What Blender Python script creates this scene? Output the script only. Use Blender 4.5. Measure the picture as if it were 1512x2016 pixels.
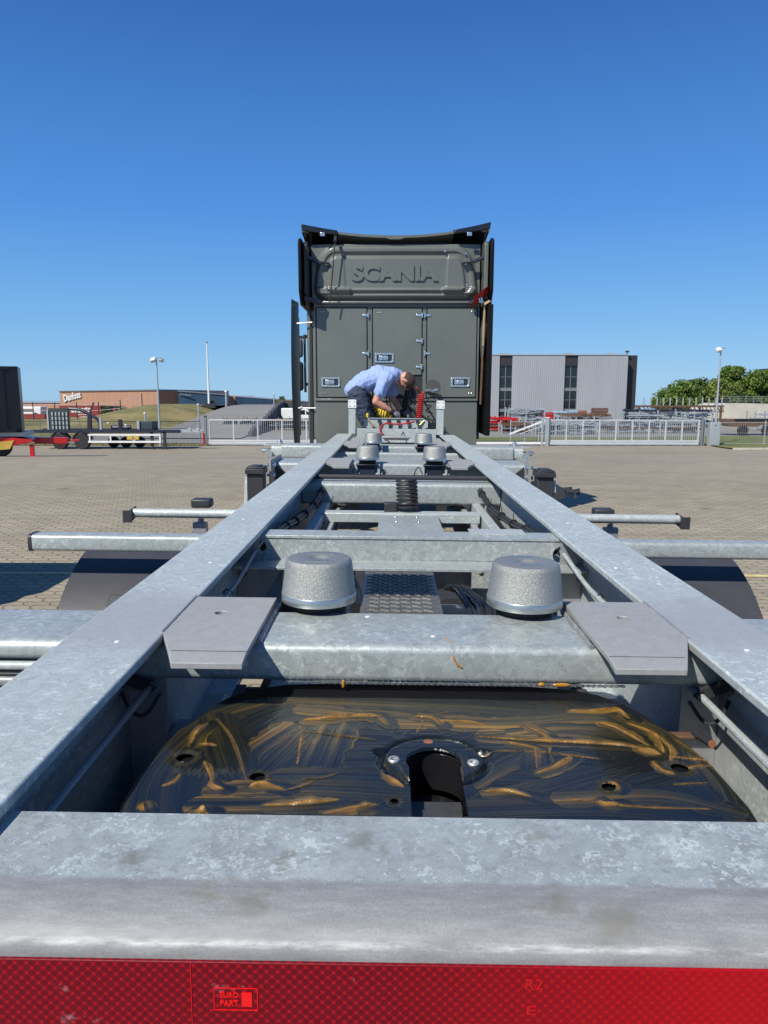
import bpy, bmesh, math, random
import numpy as np
from mathutils import Vector, Matrix, noise
from mathutils.geometry import tessellate_polygon
random.seed(7); R = math.radians
SC = bpy.context.scene
for o in list(bpy.data.objects): bpy.data.objects.remove(o, do_unlink=True)
COL = SC.collection

# ---------------------------------------------------------------- camera, sky, sun, exposure
cam = bpy.data.cameras.new('camera'); co = bpy.data.objects.new('camera', cam); COL.objects.link(co)
co.location = (-.07, 0, 1.75); co.rotation_euler = (R(80.91), 0, R(.468))
cam.sensor_fit = 'HORIZONTAL'; cam.sensor_width = 36; cam.lens = 36 * 1450 / 1512
cam.clip_start = .02; cam.clip_end = 4000
SC.camera = co
W = bpy.data.worlds.new('World'); SC.world = W; W.use_nodes = True
wt = W.node_tree; bg = wt.nodes['Background']
sky = wt.nodes.new('ShaderNodeTexSky'); sky.sky_type = 'NISHITA'; sky.sun_disc = False
sky.sun_elevation = R(46); sky.sun_rotation = R(-141); sky.air_density = 1.0; sky.dust_density = .15; sky.ozone_density = 3.5
def wn(t, **k):
    o = wt.nodes.new(t)
    for a, v in k.items(): setattr(o, a, v)
    return o
tc_ = wn('ShaderNodeTexCoord'); sx_ = wn('ShaderNodeSeparateXYZ'); wt.links.new(tc_.outputs['Generated'], sx_.inputs[0])
rp_ = wn('ShaderNodeValToRGB'); wt.links.new(sx_.outputs[2], rp_.inputs[0]); e_ = rp_.color_ramp.elements
while len(e_) < 5: e_.new(.5)
for q_, (p_, c_) in zip(e_, ((0, (.255, .535, .84)), (.09, (.150, .425, .82)), (.22, (.064, .275, .76)), (.43, (.023, .138, .47)), (1, (.014, .075, .235)))): q_.position = p_; q_.color = (*c_, 1)
vm_ = wn('ShaderNodeVectorMath', operation='SCALE'); vm_.inputs['Scale'].default_value = 1 / .13; wt.links.new(rp_.outputs[0], vm_.inputs[0])
mx_ = wn('ShaderNodeMix', data_type='RGBA'); mx_.inputs[0].default_value = .85; wt.links.new(sky.outputs[0], mx_.inputs[6]); wt.links.new(vm_.outputs[0], mx_.inputs[7])
wt.links.new(mx_.outputs[2], bg.inputs[0]); bg.inputs[1].default_value = .13
sl = bpy.data.lights.new('sun', 'SUN'); so = bpy.data.objects.new('sun', sl); COL.objects.link(so)
sl.energy = 5.2; sl.angle = R(.5); sl.color = (1, .965, .87)
so.rotation_euler = Vector((.60, .75, -1)).to_track_quat('-Z', 'Y').to_euler(); so.location = (-8, -9, 16)
SC.view_settings.view_transform = 'Standard'; SC.view_settings.look = 'None'; SC.view_settings.exposure = 0; SC.view_settings.gamma = 1
SC.cycles.max_bounces = 7; SC.cycles.caustics_reflective = False; SC.cycles.caustics_refractive = False
SC.cycles.sample_clamp_indirect = 6

# ---------------------------------------------------------------- helpers
ORG = {}
def sstep(a, b, t):
    t = min(1, max(0, (t - a) / (b - a))); return t * t * (3 - 2 * t)
def g(y): return -1.68 * sstep(14, 48, y)
class MB:
    def __init__(s): s.v = []; s.f = []
    def add(s, v, f):
        n = len(s.v); s.v += [tuple(p) for p in v]; s.f += [tuple(i + n for i in q) for q in f]; return s
    def box(s, x0, x1, y0, y1, z0, z1, M=None):
        v = [(x, y, z) for z in (z0, z1) for y in (y0, y1) for x in (x0, x1)]
        if M: v = [M @ Vector(p) for p in v]
        return s.add(v, [(0, 2, 3, 1), (4, 5, 7, 6), (0, 1, 5, 4), (2, 6, 7, 3), (0, 4, 6, 2), (1, 3, 7, 5)])
    def obox(s, c, sz, rot=(0, 0, 0)):
        from mathutils import Euler
        M = Matrix.Translation(c) @ Euler(rot).to_matrix().to_4x4(); a, b, d = [q / 2 for q in sz]
        return s.box(-a, a, -b, b, -d, d, M)
    def bar(s, p0, p1, w, h=None, up=(0, 0, 1)):
        p0 = Vector(p0); p1 = Vector(p1); h = h or w; d = (p1 - p0).normalized(); u = Vector(up)
        if abs(d.dot(u)) > .98: u = Vector((0, 1, 0))
        r = d.cross(u).normalized(); u = r.cross(d)
        q = [p + r * a * w / 2 + u * b * h / 2 for p in (p0, p1) for a, b in ((-1, -1), (1, -1), (1, 1), (-1, 1))]
        return s.add(q, [(0, 1, 2, 3), (7, 6, 5, 4), (0, 4, 5, 1), (1, 5, 6, 2), (2, 6, 7, 3), (3, 7, 4, 0)])
    def prism(s, loop, vec, holes=()):
        loops = [[Vector(p) for p in l] for l in [loop] + list(holes)]; vec = Vector(vec)
        flat = [p for l in loops for p in l]; tri = tessellate_polygon(loops); n = len(flat)
        f = [tuple(t) for t in tri] + [tuple(i + n for i in reversed(t)) for t in tri]; k = 0
        for l in loops:
            m = len(l); f += [(k + i, k + (i + 1) % m, n + k + (i + 1) % m, n + k + i) for i in range(m)]; k += m
        return s.add(flat + [p + vec for p in flat], f)
    def cyl(s, p0, p1, r0, r1=None, n=16, cap=True):
        r1 = r0 if r1 is None else r1; p0 = Vector(p0); p1 = Vector(p1); d = (p1 - p0).normalized()
        a = d.orthogonal().normalized(); b = d.cross(a)
        v = [p + (a * math.cos(t) + b * math.sin(t)) * r for p, r in ((p0, r0), (p1, r1)) for t in [2 * math.pi * i / n for i in range(n)]]
        f = [(i, (i + 1) % n, n + (i + 1) % n, n + i) for i in range(n)]
        if cap: f += [tuple(range(n - 1, -1, -1)), tuple(range(n, 2 * n))]
        return s.add(v, f)
    def tube(s, path, r, n=8, closed=False):
        P = [Vector(p) for p in path]; m = len(P); v = []; a = None
        for i, p in enumerate(P):
            d = (P[min(i + 1, m - 1)] - P[max(i - 1, 0)]).normalized()
            a = (d.orthogonal() if a is None else a - d * a.dot(d)).normalized(); b = d.cross(a)
            rr = r[i] if isinstance(r, (list, tuple)) else r
            v += [p + (a * math.cos(2 * math.pi * k / n) + b * math.sin(2 * math.pi * k / n)) * rr for k in range(n)]
        f = [(i * n + k, i * n + (k + 1) % n, (i + 1) * n + (k + 1) % n, (i + 1) * n + k) for i in range(m - 1) for k in range(n)]
        f += [tuple(range(n - 1, -1, -1)), tuple(range((m - 1) * n, m * n))]
        return s.add(v, f)
    def lathe(s, prof, c, n=48, axis='z'):
        v = []; 
        for r, h in prof:
            for k in range(n):
                t = 2 * math.pi * k / n; x, y = r * math.cos(t), r * math.sin(t)
                v.append({'z': (c[0] + x, c[1] + y, c[2] + h), 'x': (c[0] + h, c[1] + x, c[2] + y), 'y': (c[0] + x, c[1] + h, c[2] + y)}[axis])
        m = len(prof); f = [(i * n + k, i * n + (k + 1) % n, (i + 1) * n + (k + 1) % n, (i + 1) * n + k) for i in range(m - 1) for k in range(n)]
        f += [tuple(range(n - 1, -1, -1)), tuple(range((m - 1) * n, m * n))]
        return s.add(v, f)
    def sph(s, c, r, n=12, m=8, sc=(1, 1, 1)):
        v = [(c[0] + r * sc[0] * math.sin(math.pi * i / m) * math.cos(2 * math.pi * k / n), c[1] + r * sc[1] * math.sin(math.pi * i / m) * math.sin(2 * math.pi * k / n), c[2] + r * sc[2] * math.cos(math.pi * i / m)) for i in range(m + 1) for k in range(n)]
        return s.add(v, [(i * n + k, (i + 1) * n + k, (i + 1) * n + (k + 1) % n, i * n + (k + 1) % n) for i in range(m) for k in range(n)])
    def build(s, name, mat, parent=None, smooth=True, bevel=0, seg=2, label=None, ang=35):
        org = ORG.get(parent.name, Vector()) if parent else s_org(s)
        me = bpy.data.meshes.new(name); me.from_pydata([(p[0] - org[0], p[1] - org[1], p[2] - org[2]) for p in s.v], [], s.f)
        bm = bmesh.new(); bm.from_mesh(me); bmesh.ops.remove_doubles(bm, verts=bm.verts, dist=1e-5) if len(s.v) < 60000 else None
        bmesh.ops.recalc_face_normals(bm, faces=bm.faces); bm.to_mesh(me); bm.free()
        me.materials.append(mat); o = bpy.data.objects.new(name, me); COL.objects.link(o)
        if smooth: me.shade_smooth(); me.set_sharp_from_angle(angle=R(ang))
        if bevel:
            md = o.modifiers.new('bevel', 'BEVEL'); md.width = bevel; md.segments = seg; md.limit_method = 'ANGLE'; md.angle_limit = R(40)
        if parent: o.parent = parent; ORG[o.name] = org
        else: o.location = org; ORG[o.name] = org
        if label: o['label'] = label
        return o
def s_org(mb):
    xs = [p[0] for p in mb.v]; ys = [p[1] for p in mb.v]; zs = [p[2] for p in mb.v]
    return Vector(((min(xs) + max(xs)) / 2, (min(ys) + max(ys)) / 2, min(zs)))
def tag(o, label, cat, group=None):
    o['label'] = label; o['category'] = cat
    if group: o['group'] = group
    return o
def struct(o): o['kind'] = 'structure'; return o
def thing(name, label, cat, loc=(0, 0, 0), group=None):
    o = bpy.data.objects.new(name, None); COL.objects.link(o); o.location = loc; o.empty_display_size = .2
    ORG[o.name] = Vector(loc); return tag(o, label, cat, group)
def rrect(y0, y1, z0, z1, r, n=5):
    out = []
    for cy, cz, a in ((y1 - r, z1 - r, 0), (y0 + r, z1 - r, 90), (y0 + r, z0 + r, 180), (y1 - r, z0 + r, 270)):
        out += [(cy + r * math.cos(R(a + 90 * i / n)), cz + r * math.sin(R(a + 90 * i / n))) for i in range(n + 1)]
    return out
def circ(cx, cy, r, n=24): return [(cx + r * math.cos(2 * math.pi * i / n), cy + r * math.sin(2 * math.pi * i / n)) for i in range(n)]
def xprism(mb, yz, x0, x1, holes=()): return mb.prism([(x0, y, z) for y, z in yz], (x1 - x0, 0, 0), [[(x0, y, z) for y, z in h] for h in holes])
def yprism(mb, xz, y0, y1, holes=()): return mb.prism([(x, y0, z) for x, z in xz], (0, y1 - y0, 0), [[(x, y0, z) for x, z in h] for h in holes])
def zprism(mb, xy, z0, z1, holes=()): return mb.prism([(x, y, z0) for x, y in xy], (0, 0, z1 - z0), [[(x, y, z0) for x, y in h] for h in holes])
def text_mb(s, size=1, ext=.01, off=0, shear=0):
    c = bpy.data.curves.new('t', 'FONT'); c.body = s; c.size = size; c.extrude = ext; c.offset = off; c.shear = shear; c.resolution_u = 3
    o = bpy.data.objects.new('t', c); COL.objects.link(o); dg = bpy.context.evaluated_depsgraph_get(); me = bpy.data.meshes.new_from_object(o.evaluated_get(dg))
    v = [tuple(p.co) for p in me.vertices]; f = [tuple(p.vertices) for p in me.polygons]
    bpy.data.objects.remove(o); bpy.data.meshes.remove(me); return v, f
def text_fit(s, x0, x1, z0, z1, y, depth, off=0, shear=0, M=None):
    """lettering standing in the XZ plane, facing -Y, fitted to a rectangle"""
    v, f = text_mb(s, 1, .5, off, shear); a = min(p[0] for p in v); b = max(p[0] for p in v); c = min(p[1] for p in v); d = max(p[1] for p in v)
    w = [(x0 + (p[0] - a) / (b - a) * (x1 - x0), y - p[2] * depth, z0 + (p[1] - c) / (d - c) * (z1 - z0)) for p in v]
    if M: w = [M @ Vector(p) for p in w]
    m = MB(); m.add(w, f); return m
def catmull(pts, n=8):
    P = [Vector(p) for p in pts]; P = [P[0] * 2 - P[1]] + P + [P[-1] * 2 - P[-2]]; out = []
    for i in range(1, len(P) - 2):
        for k in range(n):
            t = k / n; a, b, c, d = P[i - 1:i + 3]
            out.append(.5 * ((2 * b) + (c - a) * t + (2 * a - 5 * b + 4 * c - d) * t * t + (3 * b - a - 3 * c + d) * t ** 3))
    return out + [P[-2]]

# ---------------------------------------------------------------- materials
class NT:
    def __init__(s, name):
        s.m = bpy.data.materials.new(name); s.m.use_nodes = True; s.t = s.m.node_tree; s.b = s.t.nodes['Principled BSDF']
        s.c = s.t.nodes.new('ShaderNodeTexCoord')
    def n(s, t, **k):
        o = s.t.nodes.new(t)
        for a, v in k.items():
            if a.startswith('i_'): s.set(o.inputs[a[2:].replace('_', ' ')], v)
            else: setattr(o, a, v)
        return o
    def set(s, i, v):
        if isinstance(v, bpy.types.NodeSocket): s.t.links.new(v, i)
        else: i.default_value = v
    def math(s, op, a, b=0, c=None):
        o = s.t.nodes.new('ShaderNodeMath'); o.operation = op; s.set(o.inputs[0], a); s.set(o.inputs[1], b)
        if c is not None: s.set(o.inputs[2], c)
        return o.outputs[0]
    def map(s, scale=(1, 1, 1), src=None, rot=(0, 0, 0)):
        return s.n('ShaderNodeMapping', i_Vector=src or s.c.outputs['Object'], i_Scale=scale, i_Rotation=rot).outputs[0]
    def noise(s, scale, v=None, detail=3, rough=.55, **k): return s.n('ShaderNodeTexNoise', i_Vector=v or s.c.outputs['Object'], i_Scale=scale, i_Detail=detail, i_Roughness=rough, **k)
    def ramp(s, f, stops, interp='LINEAR'):
        r = s.t.nodes.new('ShaderNodeValToRGB'); s.set(r.inputs[0], f); r.color_ramp.interpolation = interp; e = r.color_ramp.elements
        while len(e) < len(stops): e.new(.5)
        for q, (p, c) in zip(e, stops): q.position = p; q.color = (c[0], c[1], c[2], 1) if isinstance(c, (tuple, list)) else (c, c, c, 1)
        return r.outputs[0]
    def mix(s, f, a, b, mode='MIX'):
        o = s.t.nodes.new('ShaderNodeMix'); o.data_type = 'RGBA'; o.blend_type = mode
        s.set(o.inputs[0], f); s.set(o.inputs[6], a if not isinstance(a, tuple) else (*a[:3], 1)); s.set(o.inputs[7], b if not isinstance(b, tuple) else (*b[:3], 1)); return o.outputs[2]
    def bump(s, h, st=.3, d=.002): s.set(s.b.inputs['Normal'], s.n('ShaderNodeBump', i_Height=h, i_Strength=st, i_Distance=d).outputs[0])
    def P(s, **k):
        for a, v in k.items():
            a = a.replace('_', ' ')
            if isinstance(v, tuple) and len(v) == 3: v = (*v, 1)
            s.set(s.b.inputs[a], v)
        return s.m
def simple(name, col, rough=.5, metal=0, var=.12, scale=6, bump=0, bs=60, **k):
    N = NT(name); n = N.noise(scale).outputs[0]; n2 = N.noise(scale * 9, detail=4).outputs[0]
    f = N.math('ADD', N.math('MULTIPLY', n, .7), N.math('MULTIPLY', n2, .3))
    c = N.ramp(f, [(.3, tuple(q * (1 - var) for q in col)), (.7, tuple(min(1, q * (1 + var)) for q in col))])
    if bump: N.bump(N.noise(bs, detail=4).outputs[0], bump)
    return N.P(Base_Color=c, Roughness=rough, Metallic=metal, **k)
def galv(name, lo=.36, hi=.60, cell=42, metal=.55, rough=.42, tint=(.93, 1.0, 1.06), fleck=1.0, cw=.30, bw=.45, zone=False):
    N = NT(name); O = N.c.outputs['Object']
    w = N.noise(30, detail=2); wv = N.mix(.035, O, w.outputs[1], 'LINEAR_LIGHT')
    v = N.n('ShaderNodeTexVoronoi', i_Vector=wv, i_Scale=cell); cv = N.n('ShaderNodeSeparateColor', i_Color=v.outputs['Color'])
    v2 = N.n('ShaderNodeTexVoronoi', i_Vector=wv, i_Scale=cell * 1.15); cv2 = N.n('ShaderNodeSeparateColor', i_Color=v2.outputs['Color'])
    big = N.noise(2.2, detail=4).outputs[0]; fine = N.noise(420, detail=2).outputs[0]
    fl = N.math('MULTIPLY', N.math('GREATER_THAN', cv2.outputs[1], .88), N.ramp(big, [(.40, .2), (.6, 1)]))
    f = N.math('ADD', N.math('MULTIPLY', cv.outputs[0], cw), N.math('MULTIPLY', big, bw)); f = N.math('ADD', f, N.math('MULTIPLY', fine, 1.03 - cw - bw)); f = N.math('ADD', f, N.math('MULTIPLY', fl, .22 * fleck))
    c = N.ramp(f, [(.25, tuple(lo * t for t in tint)), (.95, tuple(hi * t for t in tint))])
    st = N.noise(7, detail=6, rough=.7).outputs[0]; c = N.mix(N.ramp(st, [(.66, 0), (.8, .35)]), c, (.30, .29, .27))
    if zone:
        Yz = N.n('ShaderNodeSeparateXYZ', i_Vector=O).outputs[1]; Yn = N.math('ADD', Yz, N.math('MULTIPLY', N.math('SUBTRACT', N.noise(9, detail=4).outputs[0], .5), .25))
        zf = N.ramp(N.math('DIVIDE', Yn, 10), [(.128, 0), (.138, .85), (.160, .85), (.176, 0)]); c = N.mix(zf, c, N.ramp(fine, [(.3, (.35, .355, .36)), (.7, (.44, .445, .445))]))
        zs = N.ramp(N.noise(3.5, detail=7, rough=.7).outputs[0], [(.60, 0), (.72, .5)]); c = N.mix(zs, c, (.36, .37, .39))
    r = N.math('ADD', rough - .1, N.math('MULTIPLY', cv.outputs[1], .16)); r = N.math('ADD', r, N.math('MULTIPLY', fine, .10))
    N.bump(N.math('ADD', fine, N.math('MULTIPLY', N.noise(14, detail=3).outputs[0], 3)), .10, .002)
    return N.P(Base_Color=c, Metallic=metal, Roughness=r)
M = {}
M['galv'] = galv('galvanised_steel', .36, .70, 85, .24, .52, (.92, 1.0, .98), 1.8, .18, .20)
M['rail'] = galv('galvanised_rail', .37, .74, 85, .24, .52, (.92, 1.0, .98), 1.9, .18, .20, True)
M['galv_cross'] = galv('galvanised_crossmember', .30, .66, 70, .30, .42, (.92, 1.0, .98), 1.2, .22, .22)
M['galv_dull'] = galv('galvanised_dull', .30, .42, 60, .45, .5, (1.0, 1.0, 1.03), .3)
M['plate_grey'] = galv('cut_plate_grey', .33, .42, 80, .18, .58, (1.0, 1.0, .97), .1)
M['galv_far'] = simple('galvanised_far', (.45, .48, .50), .45, .4, .25, 20)
def rear_mat():
    N = NT('rear_beam_zinc'); O = N.c.outputs['Object']; X = N.n('ShaderNodeSeparateXYZ', i_Vector=O)
    v = N.n('ShaderNodeTexVoronoi', i_Vector=N.mix(.03, O, N.noise(45, detail=3).outputs[1], 'LINEAR_LIGHT'), i_Scale=38, feature='SMOOTH_F1', i_Smoothness=.35); cs = N.n('ShaderNodeSeparateColor', i_Color=v.outputs['Color'])
    big = N.noise(7, detail=6, rough=.6).outputs[0]; fine = N.noise(430, detail=4, rough=.7).outputs[0]; mid = N.noise(60, N.map((1, 1.6, 1)), detail=6, rough=.65).outputs[0]
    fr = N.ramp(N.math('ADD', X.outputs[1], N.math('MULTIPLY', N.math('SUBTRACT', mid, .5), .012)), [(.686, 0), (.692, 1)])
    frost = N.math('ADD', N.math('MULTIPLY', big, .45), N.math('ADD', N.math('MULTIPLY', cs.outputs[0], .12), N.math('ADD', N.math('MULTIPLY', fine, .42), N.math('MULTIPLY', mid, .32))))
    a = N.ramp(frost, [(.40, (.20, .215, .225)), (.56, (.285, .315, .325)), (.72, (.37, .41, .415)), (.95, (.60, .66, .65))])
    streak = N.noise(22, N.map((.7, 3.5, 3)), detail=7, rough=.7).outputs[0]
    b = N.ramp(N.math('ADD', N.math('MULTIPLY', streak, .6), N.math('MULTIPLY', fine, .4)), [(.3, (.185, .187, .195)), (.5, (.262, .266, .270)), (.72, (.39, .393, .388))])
    pv = N.n('ShaderNodeTexVoronoi', i_Vector=N.mix(.05, O, N.noise(70, detail=2).outputs[1], 'LINEAR_LIGHT'), i_Scale=52); pc = N.n('ShaderNodeSeparateColor', i_Color=pv.outputs['Color'])
    pk = N.math('MULTIPLY', N.ramp(pc.outputs[0], [(.80, 0), (.90, .9)]), N.ramp(N.math('ADD', N.math('MULTIPLY', fine, .5), N.math('MULTIPLY', big, .5)), [(.42, .15), (.56, .8)]))
    a = N.mix(pk, a, (.60, .655, .65)); pd = N.ramp(pc.outputs[1], [(.84, 0), (.9, .35)]); a = N.mix(pd, a, (.19, .20, .21))
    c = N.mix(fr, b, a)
    for sx_, sy_, sr in ((-.350, .722, .020), (-.185, .720, .017), (-.10, .760, .018), (-.205, .66, .022), (.095, .665, .020), (.15, .64, .028)):
        dd = N.n('ShaderNodeVectorMath', operation='DISTANCE'); N.set(dd.inputs[0], N.mix(.03, O, N.noise(50, detail=5).outputs[1], 'LINEAR_LIGHT')); dd.inputs[1].default_value = (sx_, sy_, 1.25)
        c = N.mix(N.math('MULTIPLY', N.ramp(dd.outputs['Value'], [(sr * .35, .65), (sr * 1.15, 0)]), N.ramp(fine, [(.3, .5), (.6, 1)])), c, (.17, .155, .115))
    zl = N.math('ABSOLUTE', N.math('SUBTRACT', N.math('ADD', X.outputs[2], N.math('MULTIPLY', N.math('SUBTRACT', mid, .5), .002)), 1.2305)); c = N.mix(N.math('MULTIPLY', N.ramp(zl, [(.0004, 1), (.0012, 0)]), N.ramp(streak, [(.4, 0), (.6, .8)])), c, (.62, .62, .60))
    sp = N.noise(11, detail=5, rough=.62).outputs[0]; c = N.mix(N.ramp(sp, [(.62, 0), (.72, .75)]), c, (.22, .195, .14))
    N.bump(N.math('ADD', N.math('MULTIPLY', fine, .5), mid), .16, .0015)
    return N.P(Base_Color=c, Metallic=.15, Roughness=N.ramp(fine, [(.3, .55), (.7, .68)]))
M['rear'] = rear_mat()
def cast():
    N = NT('sand_cast_aluminium'); f = N.noise(520, detail=3).outputs[0]; v = N.n('ShaderNodeTexVoronoi', i_Vector=N.c.outputs['Object'], i_Scale=760)
    N.bump(N.math('ADD', v.outputs['Distance'], f), .8, .0010)
    return N.P(Base_Color=N.ramp(N.math('ADD', N.math('MULTIPLY', N.noise(420, detail=2, rough=.7).outputs[0], .8), N.math('MULTIPLY', N.noise(9, detail=4).outputs[0], .2)), [(.32, (.24, .245, .23)), (.5, (.36, .365, .345)), (.68, (.50, .505, .475))]), Metallic=.6, Roughness=.48)
M['cast'] = cast()
M['machined'] = simple('machined_band', (.50, .52, .50), .32, .85, .12, 12)
M['steel'] = simple('bright_steel', (.55, .55, .54), .42, .6, .15, 30)
M['blackp'] = simple('black_plastic', (.035, .036, .042), .48, 0, .25, 5, .25, 260)
M['guard'] = simple('mudguard_plastic', (.052, .052, .060), .50, 0, .2, 3, .35, 300)
M['blackgloss'] = simple('black_gloss_paint', (.012, .012, .014), .22, 0, .2, 4, Coat_Weight=.4)
M['rubber'] = simple('rubber', (.02, .02, .021), .7, 0, .25, 8, .2, 120)
M['cable'] = simple('cable_black', (.022, .022, .024), .42, 0, .3, 40)
M['fairing'] = simple('fairing_black', (.006, .006, .007), .45, 0, .2, 4, Specular_IOR_Level=.18)
M['cablered'] = simple('cable_red', (.42, .02, .02), .45, 0, .2, 40)
M['brass'] = simple('brass', (.55, .38, .10), .35, .7, .1, 40)
M['copper'] = simple('copper_rust', (.38, .15, .08), .55, .3, .35, 90, .4, 200)
M['rust_and_shade'] = simple('rust_and_shade_brown', (.14, .075, .045), .75, .1, .4, 25, .4, 100)
M['darksteel'] = simple('dark_steel', (.045, .046, .050), .5, .3, .3, 10, .2, 80)
M['red'] = simple('red_paint', (.50, .012, .015), .38, 0, .2, 5, Coat_Weight=.3)
M['yellow'] = simple('yellow_plastic', (.78, .55, .02), .4, 0, .1, 20)
M['yellowpad'] = simple('yellow_tarp', (.55, .37, .06), .7, 0, .15, 4)
M['white'] = simple('white_paint', (.78, .78, .77), .45, 0, .06, 3)
M['gatewhite'] = simple('galvanised_gate_pale', (.60, .62, .64), .45, .25, .1, 6)
M['truck'] = simple('truck_grey_green', (.134, .146, .132), .36, 0, .10, 2.2, .04, 500, Coat_Weight=.35, Coat_Roughness=.12)
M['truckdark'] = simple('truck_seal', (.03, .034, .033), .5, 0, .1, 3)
M['chrome'] = simple('latch_zinc', (.62, .66, .68), .25, .85, .3, 60)
M['wood'] = simple('pale_wood', (.42, .28, .16), .6, 0, .2, 14)
M['grey'] = simple('mid_grey_paint', (.20, .21, .22), .5, .1, .1, 4)
M['alu'] = simple('tread_aluminium', (.36, .35, .33), .38, .75, .25, 25, .2, 90)
def shp(col, nm, **k): return simple(nm, col, **k)
M['skin'] = simple('skin', (.56, .27, .19), .5, 0, .12, 25, .1, 120, Subsurface_Weight=.05)
M['shirt'] = simple('light_blue_cotton', (.30, .40, .68), .85, 0, .08, 30, .2, 300)
M['denim'] = simple('dark_denim', (.035, .05, .085), .85, 0, .35, 30, .3, 300)
M['hair'] = simple('short_brown_hair', (.07, .04, .03), .7, 0, .4, 90, .5, 300)
M['glove'] = simple('grey_work_glove', (.17, .16, .18), .8, 0, .25, 50, .4, 200)

def grease_mat():
    N = NT('greased_black_plate')
    at = lambda n: N.n('ShaderNodeAttribute', attribute_name=n).outputs['Fac']
    br = at('brown'); s = at('sc'); t = at('tc'); th = at('thick')
    vec = N.n('ShaderNodeCombineXYZ', i_X=s, i_Y=t).outputs[0]
    l1 = N.noise(1, N.map((420, 3.0, 1), vec), detail=3, rough=.6).outputs[0]
    l2 = N.noise(1, N.map((110, 2.2, 1), vec), detail=2).outputs[0]
    lines = N.math('ADD', N.math('MULTIPLY', l1, .55), N.math('MULTIPLY', l2, .45))
    bl = N.math('MULTIPLY', br, N.ramp(lines, [(.38, .12), (.60, 1.0)]))
    thin = N.ramp(bl, [(0, (.004, .0055, .0065)), (.08, (.012, .0135, .012)), (.28, (.046, .037, .014)), (.55, (.140, .082, .018)), (1, (.33, .17, .030))])
    c = N.mix(N.ramp(N.math('MULTIPLY', th, N.ramp(lines, [(.35, .55), (.6, 1.15)])), [(.08, 0), (.85, 1)]), thin, N.ramp(N.noise(45, detail=4).outputs[0], [(.3, (.13, .068, .013)), (.7, (.38, .195, .045))]))
    h = N.math('ADD', N.math('MULTIPLY', lines, N.math('SUBTRACT', 1.0, th)), N.math('MULTIPLY', N.noise(230, detail=3).outputs[0], N.math('ADD', .30, N.math('MULTIPLY', th, 1.3))))
    N.bump(h, 1.0, .0014)
    return N.P(Base_Color=c, Roughness=N.ramp(l1, [(.3, .17), (.7, .32)]), IOR=1.42, Coat_Weight=.5, Coat_Roughness=.04)
M['grease'] = grease_mat()
M['greaseblob'] = simple('brown_grease', (.46, .21, .03), .2, 0, .25, 60, .4, 120, Coat_Weight=.5, Coat_Roughness=.08)

def tape_mat():
    N = NT('red_reflective_tape'); X = N.n('ShaderNodeSeparateXYZ', i_Vector=N.c.outputs['Object']); p = .0106
    def cell(ox):
        u = N.math('ABSOLUTE', N.math('SUBTRACT', N.math('FRACT', N.math('ADD', N.math('DIVIDE', X.outputs[0], p), ox + 100)), .5))
        v = N.math('ABSOLUTE', N.math('SUBTRACT', N.math('FRACT', N.math('ADD', N.math('DIVIDE', X.outputs[2], p), ox + 100)), .5))
        a = N.math('MAXIMUM', N.math('DIVIDE', u, .385), N.math('DIVIDE', v, .19)); b = N.math('MAXIMUM', N.math('DIVIDE', u, .19), N.math('DIVIDE', v, .385))
        e = N.math('MAXIMUM', N.math('DIVIDE', u, .30), N.math('DIVIDE', v, .30))
        return N.math('MINIMUM', N.math('MINIMUM', a, b), e)
    d = N.math('MINIMUM', cell(0), cell(.5))
    ln = N.ramp(d, [(.80, 0), (.95, .55), (1.04, 1)]); core = N.ramp(d, [(.15, 1), (.6, 0)])
    big = N.noise(7, detail=3).outputs[0]
    c = N.mix(ln, (.15, .0, .007), (.36, .003, .010)); c = N.mix(N.math('MULTIPLY', core, .5), c, (.07, .0, .010))
    c = N.mix(N.math('MULTIPLY', N.ramp(N.math('ADD', X.outputs[0], N.math('MULTIPLY', big, .12)), [(-.05, 0), (.30, 1)]), .45), c, (.62, .0, .004))  # brighter red to the right: the tape's reflected light painted into its colour
    w = N.noise(22, detail=5, rough=.7).outputs[0]; c = N.mix(N.math('MULTIPLY', N.ramp(w, [(.64, 0), (.76, 1)]), N.ramp(X.outputs[0], [(-.3, .5), (-.15, 0)])), c, (.55, .30, .36))
    return N.P(Base_Color=c, Roughness=.5, Specular_IOR_Level=.25)
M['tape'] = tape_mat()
M['tapefaint'] = simple('tape_faint_mark', (.48, .001, .005), .4, 0, .05, 10)
M['tapered'] = simple('tape_red_mark', (.80, .004, .008), .3, 0, .05, 10)

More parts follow.
